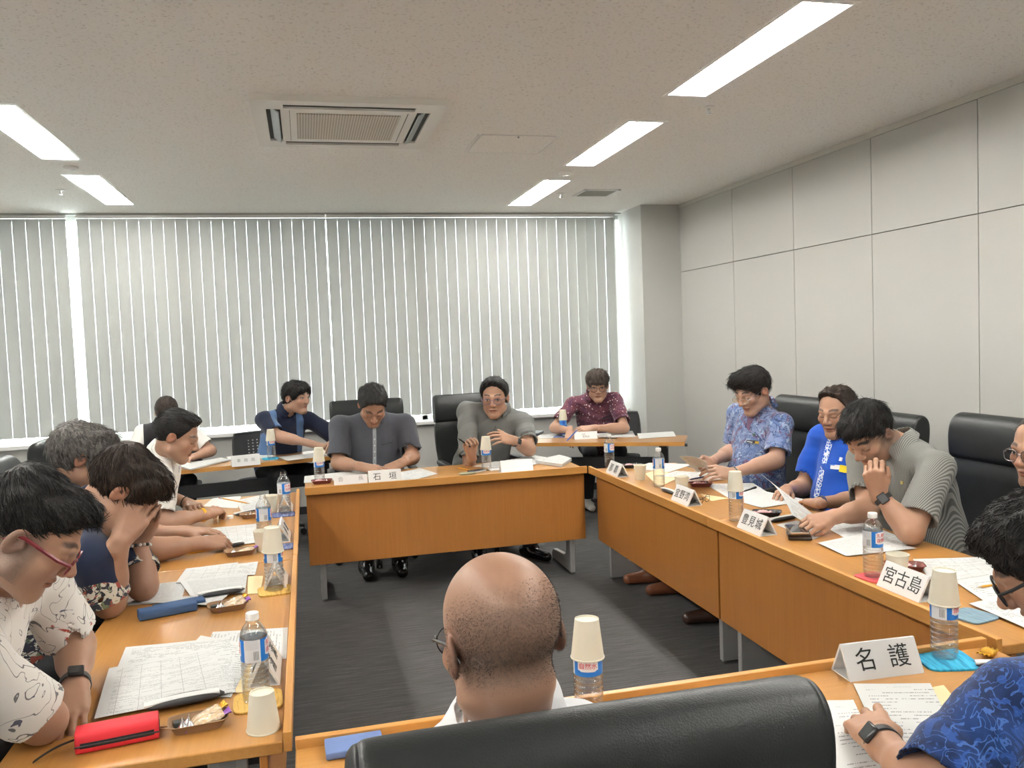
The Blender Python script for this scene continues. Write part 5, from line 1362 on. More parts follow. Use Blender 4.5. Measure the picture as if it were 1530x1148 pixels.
    for sd, (Sh, El, W, am) in arms.items():
        e = S.get('sleeve', .78); ax_ = nrm(El-Sh); c = Sh+(El-Sh)*e
        F.rc(Sh, c, .062*s, .070*s*S.get('slr', 1), .035, 'u', (c, ax_))
    for sd, (Sh, El, W, am) in arms.items():
        e = S.get('sleeve', .78); F.rc(Sh+(El-Sh)*(e-.30), El, .050*s, .066*s*S.get('slr', 1), .004, 's')
    nd = nrm(L(0, -.03, -.055)-N)
    F.rc(N+nd*.006, N+nd*.2, .054*s, .062*s, .006, 's')
    if S.get('vneck', True): F.rc(N+fw*.055*s+u*-.01*s, N+fw*.10*s+u*.07*s, .012*s, .042*s, .008, 's')
    # collar: flared band round the neck, open at the front
    if S.get('collar', True):
        ch = S.get('collarh', .038)*s; cx = nrm(u+nd*.55); c0_ = nrm(np.cross(fw, cx)); cR = np.stack([c0_, nrm(np.cross(cx, c0_)), cx], 1); co = N+cx*S.get('collaru', .040)*s+fw*S.get('collarf', .012)*s
        def cf(X, Y, Z):
            x = (X-co[0])*cR[0, 0]+(Y-co[1])*cR[1, 0]+(Z-co[2])*cR[2, 0]; y = (X-co[0])*cR[0, 1]+(Y-co[1])*cR[1, 1]+(Z-co[2])*cR[2, 1]; z = (X-co[0])*cR[0, 2]+(Y-co[1])*cR[1, 2]+(Z-co[2])*cR[2, 2]
            rr = np.sqrt(x*x+(y*.93)**2); z2 = z+.30*np.maximum(y, 0)*S.get('cdrop', 1)   # front of the collar sits lower
            Rz = (.0645+.002)*s+np.clip(ch*.75-z2, -.02, .08)*.42
            d = np.maximum(np.abs(rr-Rz)-.0052*s, np.abs(z2-ch*.25)-ch*.62)
            gap = (S.get('cgap', .012)+.5*np.maximum(0, -(z2-ch*.7)))*s-np.abs(x); return np.maximum(d, np.where(y > 0, gap, -1))
        F.fn(cf, co-.125*s, co+.125*s, .004, 'u')
    for p_ in S.get('shirt_cuts', []): F.pl(*p_)
    lo, hi = F.bounds(); h = S.get('sg', .006)
    v, f = F.mesh(lo-.01, hi+.01, h, cloth_disp(S.get('seed', 1), S.get('wrinkle', .0045)))
    sm = S['shirt'] if isinstance(S['shirt'], list) else [S['shirt']]
    sh = np_mesh(S.get('shirtname', 'shirt'), v-O, f, sm, root)
    # ---- trousers and shoes
    lg = S.get('legs', {}); la = math.radians(lg.get('dir', S['body'])); lf = A3((math.cos(la), math.sin(la), 0)); lr = A3((math.sin(la), -math.cos(la), 0))
    F = Field(); Hp = Pv+A3((0, 0, -.015)); F.el(Hp, A3((.175*s, .14*s, .105*s)), np.stack([lr, lf, A3((0, 0, 1))], 1), .03); shoes = []
    for sd, q in (('R', 1), ('L', -1)):
        hip = Hp+lr*q*.09*s-A3((0, 0, .01)); kn = A3(lg['kn'+sd]) if 'kn'+sd in lg else Hp+lf*.40*s+lr*q*(.12+lg.get('open', .03))*s-A3((0, 0, .005))
        an = A3(lg['an'+sd]) if 'an'+sd in lg else A3((kn[0], kn[1], .10))-lf*lg.get('tuck', .04)
        F.rc(hip, kn, .082*s, .062*s, .04); F.rc(kn, an, .060*s, .052*s, .03); shoes.append((an, A3(lg.get('toe'+sd, lf))))
    lo, hi = F.bounds(); lo[2] = max(lo[2], .03)
    v, f = F.mesh(lo-.01, hi+.01, .010, cloth_disp(S.get('seed', 1)+5, .004)); np_mesh('trousers', v-O, f, S.get('trousers', M_TROUS), root)
    for an, td in shoes:
        td = nrm((td[0], td[1], 0)); g = A3((an[0], an[1], 0)); F = Field(); F.rc(g-td*.055*s+A3((0, 0, .045)), g+td*.02*s+A3((0, 0, .055)), .042*s, .044*s, .03); F.rc(g+td*.0+A3((0, 0, .045)), g+td*.155*s+A3((0, 0, .034)), .042*s, .032*s, .03)
        F.rc(g+A3((0, 0, .06)), g+A3((0, 0, .115)), .042*s, .046*s, .02); F.pl(g+A3((0, 0, .004)), (0, 0, -1), .004); F.pl(g+A3((0, 0, .115)), (0, 0, 1), .004)
        lo, hi = F.bounds(); v, f = F.mesh(lo-.01, hi+.01, .006); np_mesh('shoe', v-O, f, S.get('shoe', M_SHOE), root)
    return dict(root=root, O=O, L=L, R=R, arms=arms, B=B, T=T, fw=fw, rt=rt, u=u, N=N, s=s, shirt=sh, hs=hs)
M_TROUS = plain('dark_trousers', (.020, .021, .024), .85, .2); M_SHOE = plain('black_leather_shoe', (.012, .011, .011), .18, .1)
def on_shirt(P, x, zf, w, h, name, mat, th=.003, rot=0):
    """a thin conforming patch on the shirt front: x across, zf along the spine (0 pelvis..1 neck)"""
    dg = bpy.context.evaluated_depsgraph_get(); o = P['shirt']; n = 8; vs, out = [], []
    me = o.data; from mathutils.bvhtree import BVHTree
    bv = P.get('bvh') or BVHTree.FromPolygons([v.co for v in me.vertices], [tuple(p.vertices) for p in me.polygons]); P['bvh'] = bv
    c, s_ = math.cos(rot), math.sin(rot); pts = []
    for j in range(n+1):
        for i in range(n+1):
            a, b = (i/n-.5)*w, (j/n-.5)*h; a, b = a*c-b*s_, a*s_+b*c
            p = V(P['T'](zf)-P['O'])+V(P['rt'])*(x+a)+V(P['u'])*b+V(P['fw'])*.5
            hit = bv.ray_cast(p, -V(P['fw'])); q = hit[0] if hit[0] is not None else p-V(P['fw'])*.35
            pts.append(q)
    fwv = V(P['fw']); vs = [p+fwv*th for p in pts]+[p-fwv*.002 for p in pts]; m = (n+1)**2; fs = []
    for j in range(n):
        for i in range(n):
            k = j*(n+1)+i; fs += [(k, k+1, k+n+2, k+n+1), (m+k, m+k+n+1, m+k+n+2, m+k+1)]
    ed = list(range(n+1))+[j*(n+1)+n for j in range(1, n+1)]+[n*(n+1)+i for i in range(n-1, -1, -1)]+[j*(n+1) for j in range(n-1, 0, -1)]
    for k in range(len(ed)): fs.append((ed[k], ed[(k+1) % len(ed)], m+ed[(k+1) % len(ed)], m+ed[k]))
    mb = MB(); mb.add(vs, fs); return mb.build(name, mat, P['root'], smooth=50)
def watch(P, sd, mat, face=True, back=.035, w=.022, name='wristwatch', n=None, r=.030):
    Sh, El, W, am = P['arms'][sd]; ax_ = nrm(W-El); c = W-ax_*back-P['O']; s = P['s']
    st = strap_ring(name, P['root'], c, ax_, r*s, w, mat)
    if face:
        nn = A3(n if n is not None else am.get('n', (0, 0, 1))); nn = nrm(nn-ax_*(nn@ax_)); t = np.cross(nn, ax_)
        M = Matrix(np.stack([t, ax_, nn], 1).tolist()).to_4x4(); M.translation = V(c+nn*(r*s+.001))
        MB().box((-.018, -.020, -.002), (.018, .020, .008), M).build('watch_case', plain('watch_black', (.02, .02, .022), .2), st, bevel=.004, bevseg=3)
    return st
# ------------------------------------------------------------------ shirts
def local_xyz(t, head_deg):
    """object coordinates turned so x runs to the wearer's right and y forward"""
    a = math.radians(head_deg); return t.mapping(t.coord(), (1, 1, 1), (0, 0, -(a-PI/2)))
def cloth(name, c0, c1=None, rough=.85, weave=700, sc=14):
    t = NT(name); c1 = c1 or tuple(min(1, x*1.15) for x in c0); n = t.noise(t.coord(), sc, 3); t.color(t.mix(n, c0, c1)).pr(rough=rough, spec=.2, sheen=.15)
    t.bump(t.noise(t.coord(), weave, 2), .25, .002); return t
def blobs(t, scale, lo, hi, dist=1.5, det=2, off=(0, 0, 0)):
    return t.ramp(t.noise(t.mapping(t.coord(), (scale,)*3, loc=off), 1, det, .6, dist=dist), [(lo, 0), (hi, 1)])
def lines(t, scale, wdt=.02, dist=2.0, off=(0, 0, 0)):
    n = t.noise(t.mapping(t.coord(), (scale,)*3, loc=off), 1, 1.5, .5, dist=dist); return t.math('LESS_THAN', t.math('ABSOLUTE', t.math('SUBTRACT', n, .5)), wdt)
def sh_white_drawing():
    t = cloth('white_shirt_with_drawings', (.74, .72, .67)); c = t.mix(.5, (.74, .72, .67), (.78, .76, .72))
    c = t.mix(t.math('MULTIPLY', lines(t, 11, .011), .8), c, (.05, .05, .06)); c = t.mix(t.math('MULTIPLY', blobs(t, 9, .66, .68, 2.5), .9), c, (.06, .07, .13))
    c = t.mix(blobs(t, 8, .68, .70, 2, off=(5, 2, 1)), c, (.45, .08, .05)); c = t.mix(t.math('MULTIPLY', blobs(t, 6, .68, .70, 1, off=(9, 7, 3)), .8), c, (.62, .55, .22)); t.color(c); return t.m
def sh_white_navy():
    t = cloth('white_shirt_with_navy_motifs', (.72, .71, .66)); c = t.mix(blobs(t, 7, .66, .67, 2.2), (.74, .73, .68), (.05, .07, .16)); c = t.mix(t.math('MULTIPLY', lines(t, 5, .006), .7), c, (.1, .1, .13))
    t.color(c); return t.m
def floral(t, base):
    c = t.mix(blobs(t, 22, .50, .53, 2.0), base, (.55, .52, .44)); c = t.mix(blobs(t, 20, .60, .63, 2.0, off=(4, 1, 2)), c, (.16, .20, .12)); return t.mix(blobs(t, 16, .62, .64, 2, off=(8, 5, 1)), c, (.30, .07, .05))
def sh_navy_floral():
    t = cloth('navy_shirt_with_floral_panel', (.012, .017, .038)); x, y, z = t.sep(t.coord()); n = t.noise(t.coord(), 6, 2)
    low = t.math('LESS_THAN', t.math('ADD', z, t.math('MULTIPLY', n, .06)), .865); fl = floral(t, (.03, .03, .045)); t.color(t.mix(low, (.013, .019, .045), fl)); return t.m
def m_floral_trim():
    t = cloth('floral_trim', (.03, .03, .04)); t.color(floral(t, (.04, .045, .06))); return t.m
def sh_petals():
    t = cloth('maroon_shirt_with_petals', (.10, .035, .05)); d = t.voro(t.coord(), 34); d2 = t.voro(t.mapping(t.coord(), (1, 1, 1), loc=(3, 1, 2)), 55)
    c = t.mix(blobs(t, 10, .5, .6), (.135, .045, .065), (.10, .04, .075)); c = t.mix(t.math('LESS_THAN', d, .20), c, (.66, .55, .55)); c = t.mix(t.math('LESS_THAN', d2, .16), c, (.55, .30, .34)); t.color(c); return t.m
def sh_blue_leaf():
    t = cloth('blue_leaf_patterned_shirt', (.2, .25, .4)); c = t.mix(blobs(t, 9, .42, .58, 2), (.21, .27, .46), (.11, .17, .34)); c = t.mix(blobs(t, 8, .56, .62, 2.5, off=(3, 4, 1)), c, (.17, .10, .17))
    c = t.mix(blobs(t, 13, .58, .62, 2.5, off=(6, 1, 7)), c, (.32, .40, .56)); c = t.mix(t.math('MULTIPLY', lines(t, 12, .022, 2.5), .8), c, (.03, .045, .11)); t.color(c); return t.m
def sh_navy_leaf():
    t = cloth('navy_shirt_with_blue_leaves', (.005, .015, .06)); c = t.mix(blobs(t, 10, .45, .6, 1.5), (.004, .014, .062), (.006, .028, .12)); c = t.mix(t.math('MULTIPLY', lines(t, 24, .018, 1.6), .8), c, (.04, .11, .32))
    c = t.mix(t.math('MULTIPLY', blobs(t, 17, .57, .60, 2.2, off=(2, 6, 3)), .75), c, (.015, .06, .24)); t.color(c); return t.m
def sh_stripe(head):
    t = cloth('grey_pinstripe_shirt', (.18, .18, .17)); x, y, z = t.sep(local_xyz(t, head)); s_ = t.math('GREATER_THAN', t.math('FRACT', t.math('MULTIPLY', t.math('ADD', x, t.math('MULTIPLY', z, .12)), 170)), .5)
    t.color(t.mix(s_, (.11, .112, .105), (.27, .27, .25))); return t.m
def sh_panels(head):
    t = cloth('navy_polo_with_blue_panels', (.01, .014, .03)); x, y, z = t.sep(local_xyz(t, head)); ax_ = t.math('ABSOLUTE', x)
    band = t.math('MULTIPLY', t.math('GREATER_THAN', ax_, t.math('ADD', .070, t.math('MULTIPLY', t.math('SUBTRACT', 1.05, z), .10))), t.math('LESS_THAN', ax_, t.math('ADD', .125, t.math('MULTIPLY', t.math('SUBTRACT', 1.05, z), .18))))
    t.color(t.mix(band, (.011, .016, .038), (.085, .16, .31))); return t.m
def sh_vest(head):
    t = cloth('dark_vest_over_white_blouse', (.02, .02, .024)); x, y, z = t.sep(local_xyz(t, head)); t.color(t.mix(t.math('LESS_THAN', t.math('ABSOLUTE', x), .165), (.74, .73, .70), (.03, .03, .034))); return t.m

G_L, G_F, G_R, G_N, G_D = 'people along the left tables', 'people at the front table', 'people along the right tables', 'people at the nearest table', 'people at the window desks'
def pt(p, dx=0, dy=0, dz=0): return A3(p)+A3((dx, dy, dz))
GB = dict(mat=M_BLACKP); GRED = dict(mat=plain('dark_red_frame', (.16, .02, .025), .3)); GSIL = dict(mat=plain('thin_grey_metal', (.28, .28, .29), .3, 0, metal=1), r=.0010)
PEOPLE = {}
SPECS = []
def spec(key, label, grp, **k): SPECS.append((key, label, grp, k))

# ---- left side, near to far
spec('L1', 'person in a white shirt with line drawings and red-framed glasses, nearest on the left', G_L, body=0, pelvis=(-1.0, 2.10, .58), neck=(-.715, 2.07, 1.03), head=px(47, 799, -.59), face=(4, 38, 0), s=1.05, hs=1.02,
     sw=.20, roundR=.06, roundL=.06, hg=.0022, hh=.0024, sg=.0048, skin='warm', wrinkle=.0055,
     R=dict(w=(-.735, 2.17, .745), e=pz(66, 1078, .752), d=(-.3, 1, -.02), n=(0, 0, 1), curl=(30, 40, 20)),
     L=dict(w=pz(112, 1030, .757), e=py(112, 962, 2.38), d=pz(100, 1082, .725)-pz(112, 1030, .757), n=(.15, -.1, 1), curl=(22, 34, 18), spread=6, thumb=(.6, .4, .2)),
     hair='black', hairg=.003, seed=11, hairo=dict(lumps=[((0, .040, .085), (.062, .056, .042)), ((.0, -.05, .055), (.078, .07, .08))], line=(.080, .076), temple=(.028, .034), side=.026, nape=(-.10, -.040), thick=.006, comb=(.25, 1, -.1), n=2200, slen=.032, wave=.0018, eary=.026, lift=.22),
     feat=dict(eyes='down', stubble=.16, brow=.8, buzz=lambda x, y, z: np.clip((.02-z)/.03+.6, 0, .8)*np.clip((.045-y)/.02, 0, 1)*(z > -.055-.25*(y+.09))*(z < .05)*np.clip((np.abs(x)-.03)/.02+1.0*(y < -.05), 0, 1)),
     glasses=dict(GRED, w=.026, h=.0165, e=3, half=False, r=.0019, temple=1.6, z=-.008), shirt=sh_white_drawing(), collarh=.036, cgap=.016)
spec('L2', 'person in a navy shirt with floral trim, covering the face with both hands', G_L, body=4, pelvis=(-.98, 3.10, .58), neck=(-.745, 3.06, 1.00), head=px(184, 733, -.600), face=(12, 48, 0), s=1.06, hs=1.08,
     sw=.185, roundR=.07, roundL=.07, hg=.0026, hh=.0026, sg=.0052, skin='tan',
     R=dict(w=py(180, 808, 2.865), e=pz(163, 903, .745), d=py(226, 746, 2.90)-py(180, 808, 2.865), n=(.12, -1, .1), curl=(14, 12, 8), spread=3, thumb=(.2, .1, 0)),
     L=dict(w=py(208, 808, 3.12), e=pz(214, 878, .748), d=py(234, 745, 3.08)-py(208, 808, 3.12), n=(.35, .75, .25), curl=(14, 12, 8), spread=3, thumb=(.2, .1, 0)),
     hair='brown', hairg=.003, seed=12, hairo=dict(lumps=[((0, .035, .082), (.070, .070, .046)), ((0, -.055, .045), (.085, .066, .085)), ((.05, .01, .05), (.042, .07, .06)), ((-.05, .01, .05), (.042, .07, .06))], line=(.098, .056), temple=(.030, -.018), side=-.026, nape=(-.10, -.075), thick=.012, comb=(0, 1, -.3), n=2200, slen=.036, wave=.0022, lift=.25, mess=.2, fringe=[((0, .082, .072), (.050, .026, .024))]),
     feat=dict(eyes='down', stubble=.05), shirt=sh_navy_floral())
spec('L3', 'grey-haired person with dark glasses, behind the man covering his face', G_L, body=5, pelvis=(-1.02, 3.72, .58), neck=(-.935, 3.70, 1.02), head=px(124, 683, -.885), face=(16, 18, 0), s=1.03, hs=1.06,
     hg=.003, hh=.003, skin='tan', R=dict(w=pz(301, 812, .748), e=pz(232, 822, .752), d=pz(330, 810, .74)-pz(301, 812, .748), n=(.1, -.5, .8), curl=(42, 55, 40), spread=0, thumb=(1, .8, .3)), L=dict(w=(-.55, 3.98, .74), hint=(-.3, .6, -1), d=(1, -.2, 0)),
     hair='grey', seed=13, hairo=dict(lumps=[((0, .03, .085), (.070, .068, .040)), ((0, -.055, .03), (.086, .066, .095)), ((.055, -.01, .045), (.038, .075, .06)), ((-.055, -.01, .045), (.038, .075, .06))], line=(.090, .062), temple=(.03, -.02), side=-.03, nape=(-.10, -.085), thick=.011, comb=(0, .9, -.5), n=1800, slen=.05, wave=.0026, wfreq=110, mess=.3),
     feat=dict(stubble=.05), glasses=dict(GB, half=True, r=.0014), shirt=cloth('dark_patterned_shirt', (.03, .035, .06)).m, hairg=.0035)
spec('L4', 'person in a white shirt with navy motifs and a yellow wristband, writing with a pencil', G_L, body=0, pelvis=(-.90, 4.52, .58), neck=(-.735, 4.46, 1.01), head=px(265, 652, -.625), face=(-4, 24, 0), s=1.0, hs=.98,
     sw=.19, roundR=.04, hg=.003, hh=.003, skin='warm', R=dict(w=pz(311, 768, .752), e=pz(240, 783, .752), d=pz(345, 752, .765)-pz(311, 768, .752), n=(-.1, -.55, .8), curl=(42, 48, 30), spread=0, thumb=(1, .7, .4)),
     L=dict(w=pz(283, 753, .745), hint=(-.2, .5, -1), d=(.5, -1, 0), n=(0, 0, 1), curl=(20, 25, 15)),
     hair='black', seed=14, hairo=dict(lumps=[((0, .052, .096), (.050, .036, .026)), ((0, .0, .10), (.066, .07, .030)), ((0, -.05, .04), (.080, .062, .085))], line=(.068, .080), temple=(.014, -.012), side=-.034, nape=(-.10, -.072), thick=.007, comb=(0, -1, -.1), n=900, slen=.045, wave=.0014, radial=.1, mess=.06, lift=.06),
     feat=dict(stubble=.08), shirt=sh_white_navy(), wrinkle=.0055, collarh=.04)
# ---- window desks
spec('S1', 'person in a dark vest over white sleeves, half hidden at far left', G_D, body=-82, pelvis=(-1.10, 7.12, .58), neck=(-1.10, 7.03, .98), head=py(249, 619, 6.93), face=(-80, 48, 0), s=.93, hs=.98, hg=.0035, hh=.0035, sw=.17,
     skin='fair', R=dict(w=(-1.14, 6.72, .74), hint=(-.8, 0, -.6), d=(.3, -1, 0)), L=dict(w=(-.88, 6.76, .74), hint=(.8, 0, -.6), d=(-.3, -1, 0)), hair='brown', seed=15, hairo=dict(lumps=[((0, -.100, -.01), (.03, .028, .03)), ((0, -.03, .06), (.084, .09, .078))], line=(.074, .07), temple=(.02, -.03), side=-.035, nape=(-.10, -.06), wave=.001), shirt=sh_vest(-82))
spec('S2', 'young person in a navy polo with light blue panels at the left window desk', G_D, body=-66, pelvis=(-.27, 7.08, .58), neck=(-.17, 6.93, 1.03), head=py(443, 594, 6.84), face=(-42, 4, 0), s=1.0, hs=1.05, hg=.003, hh=.0032, sw=.185, roundL=.05,
     skin='fair', R=dict(w=py(468, 664, 6.62), e=py(415, 652, 6.70), d=py(505, 672, 6.60)-py(468, 664, 6.62), n=(.3, -.4, .9), curl=(25, 30, 20)), L=dict(w=py(498, 660, 6.68), hint=(.9, .2, -.6), d=(-.1, -1, -.2), n=(.3, 0, 1), curl=(25, 30, 20)),
     hair='black', seed=16, hairo=dict(lumps=[((0, .02, .085), (.072, .075, .040)), ((.050, .02, .04), (.040, .065, .06)), ((-.050, .02, .04), (.040, .065, .06)), ((0, -.05, .03), (.085, .064, .09))], line=(.095, .060), temple=(.035, -.03), side=-.04, nape=(-.10, -.085), thick=.011, comb=(0, .8, -.7), n=700, slen=.05, fringe=[((.035, .082, .066), (.038, .022, .026)), ((-.030, .080, .070), (.030, .02, .022))], wave=.0018),
     feat=dict(eyes='open', gaze=.5, stubble=.14), shirt=sh_panels(-66), collarh=.04)
spec('S3', 'person in a maroon petal-patterned shirt and round glasses with folded arms', G_D, body=-104, pelvis=(2.54, 7.16, .58), neck=(2.45, 6.98, 1.02), head=py(893, 577, 6.88), face=(-108, 10, 0), s=1.0, hs=1.08, hg=.003, hh=.0032, sw=.185,
     skin='fair', R=dict(w=py(851, 644, 6.70), hint=(-.8, .3, -.6), d=py(850, 660, 6.6)-py(851, 644, 6.70), n=(-.5, -.6, .5), curl=(35, 40, 25), thumb=(.8, .6, 0)), L=dict(w=py(885, 640, 6.60), e=py(933, 640, 6.68), d=(-1, .1, -.04), n=(0, -.5, .85), curl=(20, 25, 15)),
     legs=dict(knR=(2.36, 6.86, .54), anR=(2.40, 7.08, .11), toeR=(-.1, -1, 0), knL=(2.62, 6.82, .54), anL=(2.62, 6.98, .11)), shoe=plain('white_sneaker', (.62, .60, .57), .6),
     hair='ash', seed=17, hairo=dict(lumps=[((0, -.01, .07), (.090, .100, .070)), ((0, .02, .085), (.080, .085, .05))], line=(.100, .040), temple=(.05, -.02), side=-.03, nape=(-.10, -.07), thick=.013, comb=(0, .6, -.9), n=800, slen=.045, fringe=[((0, .078, .056), (.064, .034, .030))], wave=.002, mess=.2),
     feat=dict(eyes='open', stubble=.04), glasses=dict(mat=plain('brown_frame', (.09, .045, .03), .3), w=.0245, h=.0215, e=2, r=.0020), shirt=sh_petals())
# ---- front table
spec('F1', 'person in a charcoal shirt with a pale placket, head bowed, at the front table', G_F, body=-90, pelvis=(.42, 6.02, .58), neck=(.44, 5.90, 1.03), head=py(557, 606, 5.72), face=(-88, 44, 0), s=1.10, hs=1.12, hg=.003, hh=.003, sw=.205, belly=1.1, sg=.0055,
     skin='tan', R=dict(w=py(541, 698, 5.55), e=py(505, 692, 5.78), d=py(590, 707, 5.50)-py(541, 698, 5.55), n=(.1, -.5, .85), curl=(12, 18, 12)), L=dict(w=py(600, 692, 5.58), e=py(617, 683, 5.80), d=py(565, 708, 5.54)-py(600, 692, 5.58), n=(0, -.5, .85), curl=(12, 18, 12)),
     legs=dict(anR=(.33, 5.66, .11), anL=(.555, 5.66, .11), knR=(.30, 5.66, .54), knL=(.56, 5.66, .54)), hair='black', seed=18, hairo=dict(lumps=[((0, .02, .092), (.066, .07, .036)), ((0, -.05, .04), (.082, .062, .08))], line=(.068, .078), temple=(.020, -.015), side=-.03, nape=(-.10, -.06), thick=.010, comb=(0, -1, 0), n=600, slen=.04, wave=.0016, radial=.1, mess=.1, lift=.1),
     feat=dict(stubble=.06), shirt=cloth('charcoal_shirt', (.062, .066, .080), (.088, .092, .108)).m, collarh=.026, cgap=.006, sleeve=.82)
spec('F2', 'person in a grey shirt and glasses, talking with both hands raised at the front table', G_F, body=-97, pelvis=(1.20, 6.05, .58), neck=(1.325, 5.88, 1.05), head=py(739, 594, 5.80), face=(-112, 8, 0), s=1.08, hs=1.15, hg=.0028, hh=.0028, sw=.20, sg=.0055, roundR=.03,
     skin='warm', R=dict(w=py(704, 680, 5.50), e=py(702, 712, 5.68), d=py(697, 655, 5.47)-py(704, 680, 5.50), n=(-.2, .55, .1), curl=(35, 50, 35), curls=((62, 50, 25), (58, 55, 30), (50, 55, 30), (42, 50, 30)), spread=4, thumb=(.8, 1.0, .5)),
     L=dict(w=py(766, 658, 5.50), e=py(791, 672, 5.66), d=py(735, 650, 5.44)-py(766, 658, 5.50), n=(.05, -.75, .6), curl=(28, 26, 14), spread=8, thumb=(-.2, .0, 0)),
     legs=dict(anR=(1.12, 5.72, .11), anL=(1.48, 5.66, .11), toeL=(.5, -1, 0), knR=(1.12, 5.62, .54), knL=(1.42, 5.64, .54)), hair='black', seed=19, hairo=dict(lumps=[((0, .03, .090), (.066, .066, .036)), ((.045, .0, .05), (.04, .066, .055)), ((-.045, .0, .05), (.04, .066, .055))], line=(.066, .088), temple=(.018, -.012), side=-.03, nape=(-.10, -.065), thick=.009, comb=(.5, .6, -.3), n=600, slen=.04, wave=.0015),
     feat=dict(eyes='open', gaze=.3, stubble=.06), glasses=dict(GSIL, mat=plain('purple_grey_frame', (.14, .10, .16), .3), r=.0015, w=.0245, h=.0175), shirt=cloth('grey_shirt', (.145, .15, .142), (.18, .185, .175)).m, collarh=.036, sleeve=.72)
# ---- right side
spec('R1', 'person in a blue and lavender leaf-patterned shirt and thin glasses, reading a sheet', G_R, body=188, pelvis=(2.56, 4.46, .58), neck=(2.60, 4.43, 1.07), head=px(1124, 584, 2.50), face=(196, 24, 0), s=1.04, hs=1.06, hg=.0028, hh=.003, sw=.19, sg=.005,
     skin='fair', L=dict(w=px(1092, 708, 2.20), e=px(1160, 688, 2.52), d=px(1052, 702, 2.03)-px(1092, 708, 2.20), n=(.1, -.7, .6), curl=(30, 40, 25), thumb=(.6, .2, .2)), R=dict(w=px(1060, 692, 2.22), e=px(1098, 672, 2.55), d=px(1030, 702, 2.05)-px(1060, 692, 2.22), n=(.1, .7, -.2), curl=(30, 40, 25), thumb=(.6, .2, .2)),
     legs=dict(anR=(2.04, 4.80, .11), anL=(2.08, 4.55, .11), knR=(2.22, 4.66, .54), knL=(2.24, 4.44, .54), toeR=(-1, .1, 0), toeL=(-1, .05, 0)), shoe=plain('brown_leather_shoe', (.19, .07, .035), .25, .15), hair='black', seed=20,
     hairo=dict(lumps=[((.01, .035, .092), (.068, .066, .042)), ((.045, .0, .055), (.042, .07, .06)), ((-.045, .0, .055), (.042, .07, .06)), ((0, -.05, .04), (.083, .062, .085))], line=(.092, .066), temple=(.024, -.02), side=-.028, nape=(-.10, -.07), thick=.009, comb=(.5, .8, -.1), n=900, slen=.05, wave=.0017, fringe=[((.02, .082, .082), (.045, .024, .022))]),
     feat=dict(stubble=.05), glasses=dict(GSIL, half=True, w=.025, h=.015, z=-.010), shirt=sh_blue_leaf(), collarh=.036)
spec('R2', 'person in a bright blue shirt with a white strip and yellow badge, eyes lowered', G_R, body=190, pelvis=(2.66, 3.74, .58), neck=(2.69, 3.71, 1.00), head=px(1250, 615, 2.62), face=(204, 12, 0), s=1.0, hs=1.03, hg=.0028, hh=.003, sw=.19, sg=.005,
     skin='warm', L=dict(w=pz(1222, 752, .735), hint=(.2, -.5, -1), d=pz(1185, 742, .72)-pz(1222, 752, .735), n=(0, -.2, 1), curl=(15, 22, 14)), R=dict(w=pz(1200, 742, .73)+V((.02, .18, 0)), hint=(.3, .6, -1), d=(-.7, -.7, 0), n=(0, 0, 1), curl=(15, 22, 14)),
     legs=dict(anR=(2.06, 4.02, .11), anL=(2.2, 3.66, .11), knR=(2.30, 3.86, .54), knL=(2.32, 3.62, .54), toeR=(-1, .1, 0)), shoe=plain('dark_brown_shoe', (.05, .025, .018), .25, .15), hair='brown', seed=21,
     hairo=dict(lumps=[((0, .020, .092), (.062, .066, .034)), ((0, -.05, .03), (.081, .060, .088))], line=(.056, .096), temple=(.012, -.012), side=-.028, nape=(-.10, -.07), thick=.006, comb=(0, -.9, -.1), n=900, slen=.035, wave=.0015, radial=.2, lift=.15), feat=dict(eyes='down', stubble=.05), shirt=cloth('royal_blue_shirt', (.008, .06, .36), (.012, .085, .46)).m, collarh=.042, cdrop=.8)
spec('R3', 'person in a grey pinstripe shirt resting chin on a fist and holding a sheet', G_R, body=186, pelvis=(2.55, 3.02, .58), neck=(2.45, 3.03, 1.02), head=px(1298, 648, 2.30), face=(196, 40, 0), s=1.06, hs=1.08, hg=.0026, hh=.0026, sw=.20, sg=.005, roundL=.06, roundR=.04, neckw=1.1,
     skin='warm', L=dict(w=px(1312, 737, 2.16), e=pz(1362, 796, .752), d=px(1303, 700, 2.12)-px(1312, 737, 2.16), n=(-.65, -.55, .2), curl=(58, 75, 50), spread=0, thumb=(.5, .3, .0)), R=dict(w=pz(1240, 774, .765), e=pz(1296, 762, .775), d=pz(1204, 783, .755)-pz(1240, 774, .765), n=(.1, -.5, .8), curl=(40, 45, 30), thumb=(.8, .5, 0)),
     hair='black', seed=22, hairo=dict(lumps=[((0, .048, .092), (.058, .052, .036)), ((0, -.01, .097), (.066, .075, .034))], line=(.086, .068), temple=(.030, .030), side=.010, nape=(-.10, -.035), thick=.008, comb=(0, 1, -.3), n=1200, slen=.045, wave=.002, lift=.3, fringe=[((0, .086, .086), (.046, .024, .022))]),
     feat=dict(stubble=.22, brow=1, neck=1.1, buzz=lambda x, y, z: .7*np.clip((.045-y)/.02, 0, 1)*(z > -.055-.2*(y+.09))*(z < .05)), shirt=sh_stripe(186), collarh=.036)
